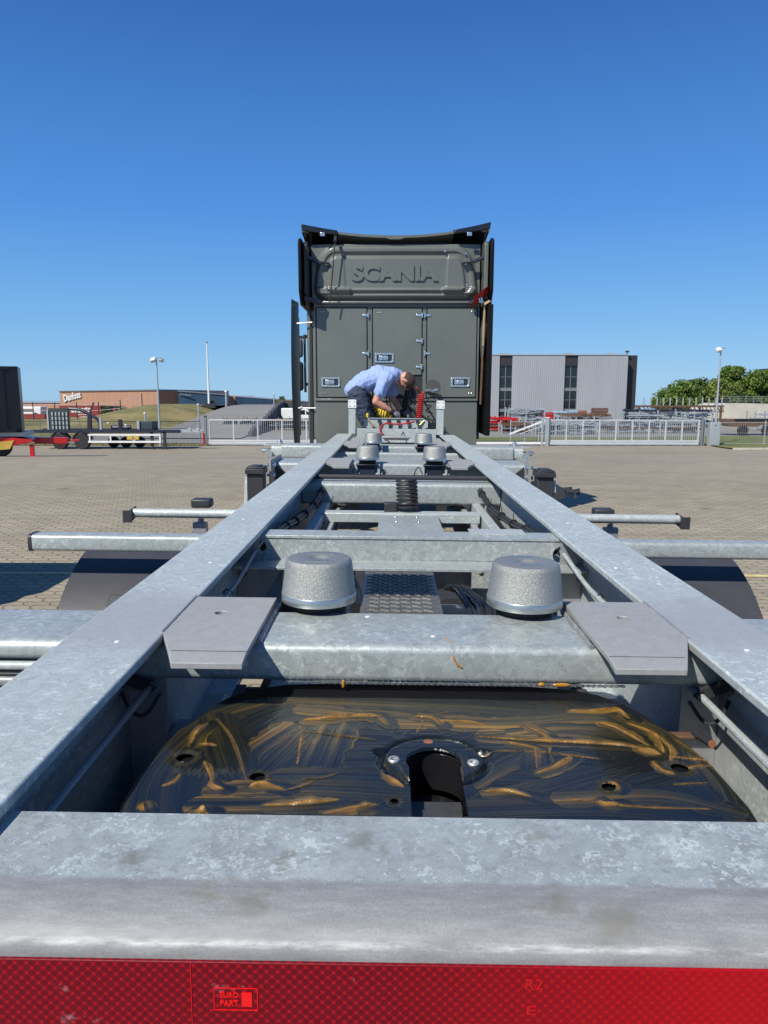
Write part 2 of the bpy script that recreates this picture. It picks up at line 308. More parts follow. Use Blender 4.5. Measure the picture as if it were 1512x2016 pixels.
def pave_mat():
    N = NT('zigzag_paving'); O = N.c.outputs['Object']; X = N.n('ShaderNodeSeparateXYZ', i_Vector=O)
    w = .225; h = .1125
    tri = lambda q, per: N.math('ABSOLUTE', N.math('SUBTRACT', N.math('FRACT', N.math('DIVIDE', N.math('ADD', q, 500), per)), .5))
    xx = N.math('ADD', X.outputs[0], N.math('MULTIPLY', tri(X.outputs[1], h), .055)); yy = N.math('ADD', X.outputs[1], N.math('MULTIPLY', tri(X.outputs[0], w / 2), .05))
    vec = N.n('ShaderNodeCombineXYZ', i_X=xx, i_Y=yy).outputs[0]
    b = N.n('ShaderNodeTexBrick', i_Vector=vec, i_Scale=1, i_Mortar_Size=.008, i_Brick_Width=w, i_Row_Height=h, i_Mortar_Smooth=.3, i_Color1=(.9, .9, .9, 1), i_Color2=(1.1, 1.1, 1.1, 1), i_Mortar=(.42, .40, .38, 1), i_Bias=0)
    big = N.noise(.12, detail=6, rough=.6).outputs[0]; med = N.noise(1.3, detail=5).outputs[0]; fine = N.noise(60, detail=3).outputs[0]
    base = N.ramp(N.math('ADD', N.math('MULTIPLY', big, .6), N.math('MULTIPLY', med, .4)), [(.35, (.280, .234, .165)), (.65, (.39, .335, .246))])
    c = N.mix(1, base, b.outputs[0], 'MULTIPLY'); c = N.mix(.35, c, N.mix(1, c, N.ramp(fine, [(.3, .7), (.7, 1.3)]), 'MULTIPLY'))
    tr = N.noise(.5, N.map((.25, 3, 1)), detail=5).outputs[0]; c = N.mix(N.ramp(tr, [(.58, 0), (.70, .4)]), c, (.17, .145, .12)); sp = N.noise(.9, detail=6, rough=.7).outputs[0]; c = N.mix(N.ramp(sp, [(.64, 0), (.72, .45)]), c, (.13, .11, .095)); sp2 = N.n('ShaderNodeTexVoronoi', i_Vector=O, i_Scale=.55).outputs['Distance']; c = N.mix(N.ramp(sp2, [(.03, .5), (.09, 0)]), c, (.08, .07, .06))
    N.bump(N.math('MULTIPLY', b.outputs['Fac'], -1), .6, .006)
    return N.P(Base_Color=c, Roughness=.85)
M['pave'] = pave_mat()
def ground_mat(name, a, b, sc=.4, rough=.95, bump=.3):
    N = NT(name); n = N.noise(sc, detail=8, rough=.65).outputs[0]; n2 = N.noise(sc * 14, detail=4).outputs[0]
    c = N.ramp(N.math('ADD', N.math('MULTIPLY', n, .65), N.math('MULTIPLY', n2, .35)), [(.35, a), (.65, b)]); N.bump(n2, bump, .05)
    return N.P(Base_Color=c, Roughness=rough)
M['ground'] = ground_mat('compound_ground', (.20, .18, .15), (.30, .27, .23), .1)
M['grass'] = ground_mat('dry_grass', (.075, .10, .02), (.36, .26, .11), .16)
M['grassgreen'] = ground_mat('green_grass', (.07, .10, .02), (.20, .19, .06), .5)
M['asphalt'] = ground_mat('pale_asphalt', (.20, .19, .18), (.26, .25, .235), .2)
M['concrete'] = ground_mat('concrete', (.42, .39, .33), (.62, .58, .50), .6)
M['darkwall'] = ground_mat('dark_retaining_wall', (.05, .055, .065), (.09, .095, .105), .6)
def clad(name, a, per=.3, lo=.75, axis=0, rough=.5, metal=0.0):
    N = NT(name); X = N.n('ShaderNodeSeparateXYZ', i_Vector=N.c.outputs['Object'])
    t = N.math('ABSOLUTE', N.math('SUBTRACT', N.math('FRACT', N.math('DIVIDE', N.math('ADD', X.outputs[axis], 500), per)), .5))
    N.bump(N.ramp(t, [(.15, 0), (.3, 1)]), .5, .025)
    n = N.noise(.5, N.map((1, 1, .3)), detail=5).outputs[0]
    c = N.mix(N.ramp(t, [(.12, .35), (.28, 0)]), N.ramp(n, [(.3, tuple(q * .92 for q in a)), (.7, tuple(q * 1.06 for q in a))]), tuple(q * lo for q in a))
    return N.P(Base_Color=c, Roughness=rough, Metallic=metal)
M['cladgrey'] = clad('pale_corrugated_cladding', (.37, .38, .40), .26, .8, 0, .45, .1)
M['claddark'] = clad('dark_cladding', (.035, .030, .034), .4)
M['orange'] = clad('terracotta_panels', (.50, .27, .17), 1.2, .9)
M['bluewall'] = clad('dark_blue_cladding', (.03, .07, .12), 1.0, .7, 1)
M['contblack'] = simple('container_black', (.004, .005, .009), .35, 0, .3, 2)
M['contred'] = clad('container_red', (.27, .045, .035), .28, .6)
M['slat'] = simple('dark_slat_green', (.045, .065, .07), .5, .2, .2, 4)
M['navy'] = simple('navy_steel', (.03, .035, .055), .4, .2, .2, 4)
def glass_mat():
    N = NT('dark_window_glass'); return N.P(Base_Color=(.015, .022, .026), Roughness=.08, Metallic=0, IOR=1.5)
M['glass'] = glass_mat()
def leaf_mat(name, a, b):
    N = NT(name); n = N.noise(.6, detail=5).outputs[0]; n2 = N.noise(9, detail=2).outputs[0]
    return N.P(Base_Color=N.ramp(N.math('ADD', N.math('MULTIPLY', n, .5), N.math('MULTIPLY', n2, .5)), [(.35, a), (.68, b)]), Roughness=.65, Transmission_Weight=0)
M['leaf'] = leaf_mat('leaf_green', (.055, .105, .014), (.17, .25, .035)); M['leaf2'] = leaf_mat('leaf_olive', (.08, .12, .02), (.21, .27, .05)); M['leaf3'] = leaf_mat('leaf_dark', (.035, .075, .015), (.11, .18, .035))
M['bark'] = simple('bark', (.10, .07, .045), .9, 0, .3, 3)

# ================================================================= THE TRAILER
T = thing('link_trailer', 'galvanised steel link trailer frame in the foreground with greased black coupling plate and silver cones', 'trailer')
T.location.x = -.0145; T.rotation_euler.y = .0113
def part(mb, name, mat, **k): return mb.build(name, mat, k.pop('parent', T), **k)
# side rails: I-beams
for s in (-1, 1):
    m = MB(); yz = rrect(.60, 8.87, 1.256, 1.275, .003, 2)
    m.box(min(s * .52, s * .70), max(s * .52, s * .70), .60, 8.87, 1.256, 1.275)
    m.box(s * .612 - .006, s * .612 + .006, .60, 8.80, .876, 1.2558); m.box(s * .612 - .085, s * .612 + .085, .60, 8.80, .858, .8758)
    rl = part(m, 'side_rail', M['rail'], bevel=.004)
    m = MB()
    for y in (1.35, 2.02, 2.75, 3.6, 4.3, 6.2, 7.9):
        x = s * (.56 + .10 * random.random()); m = MB(); m.cyl((x, y, 1.2745), (x, y, 1.2762), .0055, .0045, 10); part(m, 'drip_mark', M['white'], parent=rl)
    # stiffeners between the flanges
    for y in (1.53, 2.62, 5.5, 7.28):
        m = MB(); m.box(min(s * .527, s * .605), max(s * .527, s * .605), y - .10, y - .092, .877, 1.255); part(m, 'web_stiffener', M['galv_dull'])
# rear cross beam, folded plate
m = MB(); prof = [(.808, 1.253), (.69, 1.253)] + [(.69 - .068 * math.sin(R(a)), 1.253 - .034 * (1 - math.cos(R(a)))) for a in range(8, 91, 8)] + [(.6225, 1.09), (.63, 1.08), (.808, 1.08)]
xprism(m, prof, -.519, .519); rb = part(m, 'rear_beam', M['rear'], bevel=.007, seg=3, ang=50)
m = MB(); m.box(-.523, .523, .6185, .6222, 1.120, 1.2175); tp = part(m, 'reflective_tape', M['tape'], parent=rb, bevel=.001)
MT = Matrix.Rotation(0, 4, 'X')
# marks pressed into the tape
def tapetext(s, x0, x1, z0, z1): part(text_fit(s, x0, x1, z0, z1, .6183, .0006, .02), 'tape_lettering', M['tapered'], parent=tp)
bx0, bz0 = -.236, 1.1795
tapetext('EURO', bx0 + .006, bx0 + .0235, bz0 + .0005, bz0 + .0065); tapetext('PART', bx0 + .006, bx0 + .0235, bz0 - .0085, bz0 - .0020)
m = MB(); m.box(bx0 + .0265, bx0 + .0365, .6177, .6184, bz0 - .0085, bz0 + .0065)
part(m, 'tape_emblem', M['tapered'], parent=tp)
m = MB()
for a, b, c, d in ((bx0, bx0 + .042, bz0 + .0105, bz0 + .0112), (bx0, bx0 + .042, bz0 - .0128, bz0 - .0121), (bx0, bx0 + .0007, bz0 - .0121, bz0 + .0105), (bx0 + .0413, bx0 + .042, bz0 - .0121, bz0 + .0105)): m.box(a, b, .6178, .6184, c, d)
m.box(-.2575, -.2570, .6178, .6184, 1.121, 1.217)
part(m, 'tape_lettering', M['tapered'], parent=tp)
part(text_fit('E', .062, .071, 1.167, 1.1765, .6183, .0006, .0), 'tape_lettering', M['tapefaint'], parent=tp); part(text_fit('R2', .060, .076, 1.194, 1.2055, .6183, .0006, .0), 'tape_lettering', M['tapefaint'], parent=tp)

# ---- coupling plate with grease
def shape_outline():
    half = [(0, 1.384), (.18, 1.383), (.28, 1.378), (.36, 1.352), (.415, 1.30), (.450, 1.22), (.465, 1.12), (.466, 1.0), (.455, .92), (.43, .84), (.40, .80)]
    return half
def hw_at(y):   # half width of the plate at y
    h = shape_outline()[::-1]
    for (x0, y0), (x1, y1) in zip(h, h[1:]):
        if y0 <= y <= y1: return x0 + (x1 - x0) * (y - y0) / (y1 - y0)
    return 0
STROKES = [([(-0.422,1.309),(-0.137,1.363),(0.16,1.36),(0.402,1.211)],0.2,0.12,0),([(-0.426,1.022),(-0.123,1.069),(0.194,1.071),(0.451,1.029)],0.3,0.1,0),([(-0.177,1.377),(-0.293,1.345),(-0.383,1.266),(-0.419,1.132),(-0.423,1.036),(-0.405,0.955)],0.085,0.32,0),([(-0.136,1.346),(-0.268,1.31),(-0.333,1.205),(-0.361,1.067),(-0.34,0.955)],0.06,0.12,0),([(-0.276,1.361),(-0.038,1.347),(0.297,1.315)],0.06,0.3,0),([(-0.23,1.31),(-0.077,1.285),(0.144,1.259),(0.364,1.231)],0.05,0.5,0),([(-0.247,1.226),(-0.076,1.211)],0.03,0.05,0),([(-0.183,1.207),(-0.197,1.097)],0.11,0.28,0),([(-0.256,1.226),(-0.297,1.15),(-0.306,1.091)],0.06,0.42,0),([(-0.381,1.257),(-0.347,1.168),(-0.293,1.034)],0.075,0.14,0),([(-0.218,1.206),(-0.243,1.133),(-0.266,1.068)],0.05,0.3,0),([(-0.326,1.02),(-0.199,1.035),(-0.052,1.025)],0.055,0.42,0),([(-0.234,1.068),(-0.139,1.069),(-0.06,1.062)],0.05,0.2,0),([(-0.339,0.979),(-0.193,0.983),(-0.061,0.965)],0.05,0.3,0),([(-0.04,1.268),(0.144,1.259),(0.316,1.282),(0.402,1.211),(0.401,1.138)],0.06,0.75,0),([(0.102,1.217),(0.248,1.23),(0.377,1.188)],0.04,0.9,0),([(0.149,1.229),(0.235,1.254),(0.342,1.247)],0.03,0.7,0),([(0.101,0.985),(0.228,1.049),(0.37,1.121)],0.09,0.12,0),([(0.056,0.974),(0.248,0.986),(0.432,0.959)],0.09,0.1,0),([(0.087,1.102),(0.168,1.145),(0.276,1.137)],0.05,0.12,0),([(0.379,1.304),(0.439,1.193),(0.455,1.074),(0.434,0.962)],0.06,0.33,0),([(0.196,1.013),(0.335,1.025),(0.424,0.988)],0.05,0.33,0),([(0.065,1.055),(0.13,1.119),(0.18,1.163)],0.035,0.3,0),([(0.182,1.172),(0.168,1.103)],0.05,0.35,0),([(0.398,1.13),(0.412,1.029)],0.04,0.1,0),([(-0.225,1.265),(-0.133,1.285),(-0.096,1.287),(-0.075,1.251)],0.013,1,4),([(-0.191,1.3),(-0.143,1.293),(-0.1,1.285)],0.008,0.9,2),([(-0.022,1.288),(0.008,1.282),(0.022,1.252)],0.01,1,3),([(0.022,1.273),(0.081,1.269),(0.111,1.249)],0.007,0.9,2),([(0.088,1.209),(0.179,1.198),(0.307,1.188),(0.379,1.17)],0.011,1,3.5),([(0.275,1.324),(0.318,1.322),(0.364,1.331),(0.376,1.293)],0.012,1,4),([(0.314,1.275),(0.339,1.251),(0.372,1.188)],0.012,1,3),([(0.369,1.272),(0.4,1.231),(0.394,1.165)],0.01,1,3),([(0.172,1.26),(0.198,1.229),(0.207,1.206)],0.007,1,2.5),([(0.354,1.173),(0.376,1.163),(0.384,1.159)],0.013,1,3.5),([(0.133,1.19),(0.174,1.172),(0.176,1.158),(0.167,1.103)],0.005,0.9,2.5),([(0.166,1.09),(0.199,1.111),(0.228,1.142),(0.219,1.146)],0.007,1,2.5),([(0.074,1.029),(0.108,1.032),(0.14,1.017)],0.008,1,3),([(-0.28,1.036),(-0.261,1.041),(-0.229,1.029)],0.011,1,4),([(-0.248,0.983),(-0.193,0.989),(-0.146,1.0)],0.012,1,4),([(-0.162,0.965),(-0.119,0.98),(-0.086,0.991)],0.009,0.9,2.5),([(-0.108,0.983),(-0.094,0.989)],0.008,1,4),([(-0.342,0.968),(-0.329,0.964)],0.016,1,6),([(-0.405,1.174),(-0.406,1.21),(-0.396,1.245)],0.01,1,3.5),([(-0.341,1.044),(-0.333,1.034),(-0.32,1.028)],0.006,1,2.5),([(-0.368,1.107),(-0.349,1.067),(-0.341,1.044)],0.004,0.9,2),([(-0.078,1.109),(-0.069,1.069),(-0.048,1.042)],0.009,1,3.5),([(0.035,1.127),(0.038,1.086),(0.037,1.026)],0.007,1,4),([(0.241,1.008),(0.248,1.0),(0.266,1.004)],0.006,1,3),([(0.262,1.06),(0.278,1.057),(0.272,1.042)],0.006,1,3),([(0.361,1.123),(0.367,1.101),(0.384,1.093)],0.006,1,3),([(0.406,1.215),(0.408,1.174),(0.393,1.138)],0.007,1,3),([(0.397,1.149),(0.458,1.135)],0.003,0.8,2),([(-0.219,1.218),(-0.094,1.192)],0.002,0.6,1.6),([(-0.383,1.266),(-0.337,1.186),(-0.288,1.052)],0.002,0.7,1.6),([(-0.223,1.206),(-0.218,1.105)],0.003,0.8,2),([(0.086,1.157),(0.179,1.158),(0.276,1.137)],0.002,0.7,1.6),([(0.196,1.013),(0.287,0.993),(0.396,0.99)],0.003,0.8,1.6),([(-0.426,0.981),(-0.419,0.968)],0.008,1,3),([(-0.228,1.023),(-0.199,1.038),(-0.185,1.053)],0.004,0.6,1.5)]
def grease_plate():
    z0 = 1.160; dx = .0016; nx = 592; ny = 380; Y0, Y1 = .775, 1.383
    ys = Y0 + (Y1 - Y0) * (np.arange(ny) / (ny - 1)); hwv = np.array([hw_at(max(y, .80)) for y in ys]); hwv = np.maximum(hwv, .02)
    xs = np.linspace(-1, 1, nx); Xg = xs[None, :] * np.maximum(hwv[:, None], .18); Yg = np.repeat(ys[:, None], nx, 1)
    # back edge: bend rows down to the outline
    X, Y = Xg.ravel(), Yg.ravel(); n = X.size
    brown = np.full(n, .08); sc = X * .7 + Y * .7; tc = X * 3; h = np.zeros(n); thick = np.zeros(n)
    rng = np.random.RandomState(4)
    def prng(seed):
        r = np.random.RandomState(seed); a = r.rand(14); w = np.concatenate([r.uniform(60, 220, 7), r.uniform(300, 900, 7)]); ph = r.rand(14) * 6.28
        return lambda s, t: sum(ai * np.sin(wi * s + p + .8 * np.sin(3 * t + p)) * (1 if wi < 260 else .5) for ai, wi, p in zip(a, w, ph)) / 3.2
    S = [s for s in STROKES]
    for i in range(18):   # small random dabs and threads of grease
        x, y = rng.uniform(-.42, .44), rng.uniform(.84, 1.34); a = rng.uniform(-.28, .28) + (0 if rng.rand() < .9 else 1.2); L = rng.uniform(.006, .06)
        S.append(([(x, y), (x + L * .5 * math.cos(a) + .003, y + L * .5 * math.sin(a)), (x + L * math.cos(a), y + L * math.sin(a) + rng.uniform(-.01, .01))], rng.choice([.0016, .002, .003, .005], p=[.4, .3, .2, .1]), .9, rng.uniform(.9, 2.2)))
    S2 = []
    for (pts, w, b, t) in S:
        if t == 0: S2.append((pts, w, min(1, b * 1.85), 0))
    for (pts, w, b, t) in S:
        if t >= 2.4 and len(pts) > 1: S2.append(([(p[0] + .008, p[1] - .004) for p in pts], .024 + w, .62, 0))
    S = S2 + [q for q in S if q[3] > 0]
    for i, (pts, w, b, t) in enumerate(S):
        P = np.array([(p[0], p[1]) for p in catmull([(a[0], a[1], 0) for a in pts], 7)]); L = 0
        best = np.full(n, 1e9); sg = np.zeros(n); al = np.zeros(n)
        lo = P.min(0) - w; hi = P.max(0) + w; sel = np.where((X > lo[0]) & (X < hi[0]) & (Y > lo[1]) & (Y < hi[1]))[0]
        xx, yy = X[sel], Y[sel]; bs = np.full(sel.size, 1e9); sgn = np.zeros(sel.size); alg = np.zeros(sel.size)
        for a, c in zip(P, P[1:]):
            d = c - a; l = math.hypot(*d) + 1e-9; u = d / l; rx, ry = xx - a[0], yy - a[1]; q = np.clip(rx * u[0] + ry * u[1], 0, l); px, py = rx - q * u[0], ry - q * u[1]
            ds = np.hypot(px, py); k = ds < bs; bs[k] = ds[k]; sgn[k] = (u[0] * ry - u[1] * rx)[k]; alg[k] = (L + q)[k]; L += l
        tt = alg / L
        if t == 0:
            wob = w / 2 * (1 + .10 * np.sin(alg * 60 + i) + .06 * np.sin(alg * 170 + 2 * i)); k = bs < wob
            q = sel[k]; e = bs[k] / wob[k]; pr = prng(i + 11)
            sc[q] = sgn[k] + i * 1.37; tc[q] = alg[k] * 1.0 + i; lines = pr(sgn[k], alg[k])
            fade = np.clip(1.15 - tt[k], .25, 1)
            brown[q] = np.clip(b * (.75 + .55 * lines) * fade + .30 * (e > .93) * b + .04, 0, 1)
            h[q] = .00030 * lines + .0004 * np.exp(-((1 - e) / .035) ** 2) + .0002; thick[q] = 0
        else:
            prof = np.sin(np.pi * np.clip(tt * .9 + .07, 0, 1)) ** .55; rr = w * .56 * (.12 + .88 * np.sin(np.pi * np.clip(tt, 0, 1) ** (.6 + .9 * ((i * 37) % 10) / 10)) ** .8) * (1 + .22 * np.sin(alg * 95 + i * 1.7) + .10 * np.sin(alg * 260 + i * 2)) + .0005
            sg_ = sgn * (1 if i % 2 else -1); e = np.where(sg_ > 0, bs / (rr * .62), bs / (rr * 2.2 + .002)); k = e < 1.0; q = sel[k]; hh = t * .0017 * (rr[k] / (w * .72)) ** .6 * np.where(sg_[k] > 0, np.sqrt(1 - e[k] ** 2), (1 - e[k]) ** 1.7) * (.8 + .2 * np.sin(alg[k] * 110 + i) * np.sin(sgn[k] * 500 + i))
            h[q] = np.maximum(h[q], hh); brown[q] = np.maximum(brown[q], .75 * b); thick[q] = np.maximum(thick[q], np.where(sg_[k] > 0, np.clip((1 - e[k]) * 2.5, 0, 1), np.clip((1 - e[k]) ** 1.6 * (1.05 + .5 * np.sin(sgn[k] * 2600 + i) * np.clip(e[k] * 2, 0, 1)), 0, 1)) * (1 if t > 1.8 else .55))
            k2 = (e >= 1) & (bs < rr + .016) & (tt < .97); q = sel[k2]; brown[q] = np.maximum(brown[q], .50 * b * (1 - (bs[k2] - rr[k2]) / .016) * (.6 + .3 * np.sin(alg[k2] * 1400 + i)))
    # recesses: throat slot, lock pocket, bolt and lifting holes
    Z = z0 + h
    cx, cy = .003, 1.112; slot = (np.abs(X - cx) < .041) & (Y < cy) | (np.hypot(X - cx, Y - cy) < .041 + .004)
    ring = np.hypot(X - cx, Y - (cy + .0)); rr2 = .082 - .018 * np.clip((1.115 - Y) / .07, 0, 1); yy_ = np.clip((Y - 1.044) / .006, 0, 1); inr = (ring < rr2) & (Y > 1.048) & ~slot
    Z += .0045 * np.clip((rr2 - ring) / .003, 0, 1) * yy_ * ~slot; gr = np.exp(-((ring - rr2 - .0065) / .0055) ** 2) * yy_; Z -= .007 * gr * ~slot; gq = gr > .35; brown[gq] = .02; thick[gq] = 0; brown[inr] *= .6
    for ex in (-.083, .090):
        d = np.hypot((X - ex) / 1.0, (Y - 1.150) / .75); Z -= .009 * np.exp(-(d / .013) ** 4) * ~inr; brown[d < .018] *= .2
    slot_in = (np.abs(X - cx) < .038) & (Y < cy) | (np.hypot(X - cx, Y - cy) < .041); kill = slot_in.copy(); kill |= slot; brown[slot] = 0; thick[slot] = 0
    for hx, hy, hr in ((-.274, 1.063, .013), (.266, 1.048, .011), (.398, 1.110, .014), (-.403, 1.120, .014), (-.062, 1.000, .007)):
        d = np.hypot(X - hx, Y - hy); k = d < hr; brown[k] *= .3; thick[k] = 0; kill |= d < hr
        k = (d >= hr) & (d < hr * 1.9); Z[k] -= .002 * (1 - (d[k] - hr) / (hr * .9)); brown[k] = np.maximum(brown[k], .35)
    # rolled edge
    HW = np.repeat(np.maximum(hwv[:, None], .18), nx, 1).ravel(); ed = np.abs(X) - (HW - .014); k = ed > 0; Z[k] -= (ed[k] / .014) ** 2 * .018
    kb = Y > 1.368; Z[kb] -= ((Y[kb] - 1.368) / .015) ** 2 * .018
    idx = np.arange(n).reshape(ny, nx); f = np.stack([idx[:-1, :-1], idx[:-1, 1:], idx[1:, 1:], idx[1:, :-1]], -1).reshape(-1, 4); f = f[~kill[f].all(1)]
    me = bpy.data.meshes.new('fifth_wheel_plate'); me.vertices.add(n); me.vertices.foreach_set('co', np.stack([X, Y, Z], 1).ravel().astype('f4'))
    me.loops.add(f.size); me.loops.foreach_set('vertex_index', f.ravel().astype('i4')); me.polygons.add(len(f)); me.polygons.foreach_set('loop_start', np.arange(0, f.size, 4, dtype='i4'))
    me.update(calc_edges=True)
    for nm, arr in (('brown', brown), ('sc', sc), ('tc', tc), ('thick', thick)):
        a = me.attributes.new(nm, 'FLOAT', 'POINT'); a.data.foreach_set('value', arr.astype('f4'))
    me.shade_smooth(); me.materials.append(M['grease'])
    o = bpy.data.objects.new('greased_top', me); COL.objects.link(o); return o
fw_m = MB(); hs = shape_outline()
outl = [(x, y) for x, y in hs] + [(.40, .775), (.05, .775), (.05, 1.09)] + [(.003 + .052 * math.cos(R(a)), 1.112 + .052 * math.sin(R(a))) for a in range(0, 181, 15)] + [(-.044, .775), (-.40, .775)] + [(-x, y) for x, y in hs[::-1][:-1]]
zprism(fw_m, [(x * .985, y - .004 if y > 1.3 else y) for x, y in outl], 1.085, 1.151); zprism(fw_m, [(0, 1.452), (.20, 1.450), (.29, 1.438), (.35, 1.41), (.39, 1.365), (.415, 1.31), (.425, 1.26), (-.425, 1.26), (-.415, 1.31), (-.39, 1.365), (-.35, 1.41), (-.29, 1.438), (-.20, 1.450)], 1.06, 1.156)
for y in (.95, 1.2): fw_m.box(-.36, .36, y - .02, y + .02, 1.03, 1.084)
fwp = part(fw_m, 'coupling_plate', M['blackgloss'], bevel=.006, seg=3)
gp = grease_plate(); gp.parent = fwp; ORG['greased_top'] = Vector()
# lock parts in the throat
m = MB(); m.lathe([(.0, 1.095), (.036, 1.095), (.038, 1.1), (.0, 1.1)], (.003, 1.085, 0), 32); m.cyl((.003, 1.085, 1.05), (.003, 1.085, 1.10), .036, n=32)
part(m, 'lock_jaw', M['blackgloss'], parent=fwp, bevel=.004); m = MB(); m.box(-.040, .044, .80, 1.062, 1.06, 1.124); m.box(-.038, .042, .80, 1.03, 1.124, 1.130); part(m, 'throat_ramp', simple('worn_black_steel', (.07, .068, .066), .5, .2, .3, 30), parent=fwp, bevel=.002)
for x, y in ((-.062, 1.114), (.066, 1.107)):
    m = MB(); m.lathe([(0, .0045), (.0050, .0045), (.0052, .0078), (.0085, .0078), (.0098, .0060), (.0098, 0), (0, 0)][::-1], (x, y, 1.160), 24); part(m, 'bolt', M['steel'], parent=fwp)
m = MB(); m.lathe([(.011, 0), (.010, .003), (.005, .005), (0, .004)], (-.003, 1.180, 1.161), 20); part(m, 'bolt', M['copper'], parent=fwp)
m = MB(); m.box(-.045, -.018, 1.166, 1.172, 1.160, 1.1645, Matrix.Translation((-.03, 1.17, 0)) @ Matrix.Rotation(R(18), 4, 'Z') @ Matrix.Translation((.03, -1.17, 0))); part(m, 'locking_tab', M['darksteel'], parent=fwp)
# release handle stub at the right
m = MB(); m.box(.42, .500, 1.275, 1.295, 1.128, 1.135); part(m, 'release_arm', M['rust_and_shade'], parent=fwp, bevel=.002)
m = MB(); m.cyl((.496, 1.286, 1.137), (.504, 1.232, 1.142), .0075, n=18); rp2 = part(m, 'release_pin', M['darksteel'], parent=fwp); m = MB(); m.cyl((.504, 1.232, 1.142), (.5044, 1.230, 1.1422), .0072, n=18); part(m, 'pin_end', M['copper'], parent=rp2)
m = MB(); zprism(m, [(.40, 1.27), (.47, 1.27), (.488, 1.262), (.49, 1.24), (.478, 1.228), (.41, 1.228)], 1.09, 1.10, [circ(.470, 1.248, .009)]); m.cyl((.43, 1.25, 1.10), (.43, 1.25, 1.106), .012); part(m, 'safety_latch', M['darksteel'], parent=fwp, bevel=.0015)
# mounting plate with tread pattern and subframe below
m = MB(); m.box(-.47, .47, .70, 1.62, 1.018, 1.026)
for i in range(-15, 16):
    for j in range(8):
        x, y = i * .03 + (.015 if j % 2 else 0), 1.38 + j * .03; m.obox((x, y, 1.0275), (.022, .006, .003), (0, 0, R(32 if (i + j) % 2 else -32)))
part(m, 'mounting_plate', M['alu'])
for s in (-1, 1):
    m = MB(); m.box(min(s * .47, s * .60), max(s * .47, s * .60), .62, 1.75, .90, .935); m.bar((s * .50, .7, .97), (s * .50, 1.75, .97), .05, .07); part(m, 'subframe_beam', M['galv_dull'], bevel=.004)
# ---- crossmember at the rear lock position
def crossmember(y0, y1, z0, z1, x0, x1, r=.028, mat='galv_cross', name='crossmember'):
    m = MB(); xprism(m, rrect(y0, y1, z0, z1, r, 6), x0, x1); return part(m, name, M[mat], ang=60)
c1 = crossmember(1.405, 1.640, 1.176, 1.2535, -.611, .611, .016)
for s in (-1, 1): crossmember(1.412, 1.640, 1.206, 1.2532, min(s * .613, s * 1.16), max(s * .613, s * 1.16), .020, name='outboard_beam')
m = MB()
for k in range(60):
    x = -.28 + k * .0115; m.obox((x, 1.408, 1.1755), (.010, .006, .004), (0, R(random.uniform(-8, 8)), R(24)))
part(m, 'weld_seam', M['chrome'], parent=c1)
for x, y, sx in ((-.162, 1.404, .0035), (.275, 1.403, .018), (.235, 1.404, .007)):
    m = MB(); m.sph((x, y, 1.1785 if sx > .004 else 1.174), 1, 16, 8, (sx, .003, .0045 if sx > .004 else .009)); part(m, 'grease_drip', M['greaseblob'], parent=c1)
m = MB(); m.tube(catmull([(.045, 1.46, 1.2545), (.052, 1.43, 1.2525), (.056, 1.408, 1.238), (.062, 1.404, 1.222), (.075, 1.404, 1.212)], 4), [.0012] * 5 + [.0022] * 12, 6); part(m, 'grease_drip', M['greaseblob'], parent=c1)
for x, y in ((-.12, 1.60), (-.95, 1.50), (.02, 1.47)):
    m = MB(); m.cyl((x, y, 1.2533), (x, y, 1.2545), .0055, n=14); m.cyl((x, y, 1.254), (x, y, 1.2552), .0018); part(m, 'rivet', M['white'], parent=c1)
def guide_plate(s, yb, yf, xi=.335, xo=.523, xc=.464, hole=True, th=.018, dn=.012):
    ch = yf + (yb - yf) * .36; L = [(s * xo, yb), (s * xi, yb), (s * xi, yf + .045), (s * xi, yf), (s * xc, yf), (s * (xc + (xo - xc) * .045 / (ch - yf)), yf + .045), (s * xo, ch)]
    m = MB(); zprism(m, [(a, b) for a, b in L], 1.2745 - th, 1.2745, [circ(s * .438, yb - .125, .0135, 20)] if hole else [])
    m.v = [(x, y, z - max(0, (yf + .045 - y)) / .045 * dn * .55) for x, y, z in m.v]
    p = part(m, 'guide_plate', M['plate_grey'], bevel=.0015); m = MB(); m.bar((s * (xi + .001), yf + .045, 1.2742), (s * (xc + .012), yf + .045, 1.2742), .0022, .001); part(m, 'bend_line', M['darksteel'], parent=p)
    m = MB(); rw = random.Random(int(yb * 100) + s); m.tube([(s * (xi - .002) + rw.uniform(-.0015, .0015), yf + .15 + (yb - yf - .15) * q / 24, 1.2555 + rw.uniform(-.001, .001)) for q in range(25)], [rw.uniform(.0055, .0085) for q in range(25)], 8); part(m, 'weld_seam', M['galv_dull'], parent=p); m = MB(); m.tube([(s * (xo + .002), ch + (yb - ch) * q / 20, 1.2752) for q in range(21)], [rw.uniform(.0018, .0032) for q in range(21)], 6)
    part(m, 'weld_seam', M['galv_dull'], parent=p); return p
for s in (-1, 1): guide_plate(s, 1.675, 1.262, th=.0115)
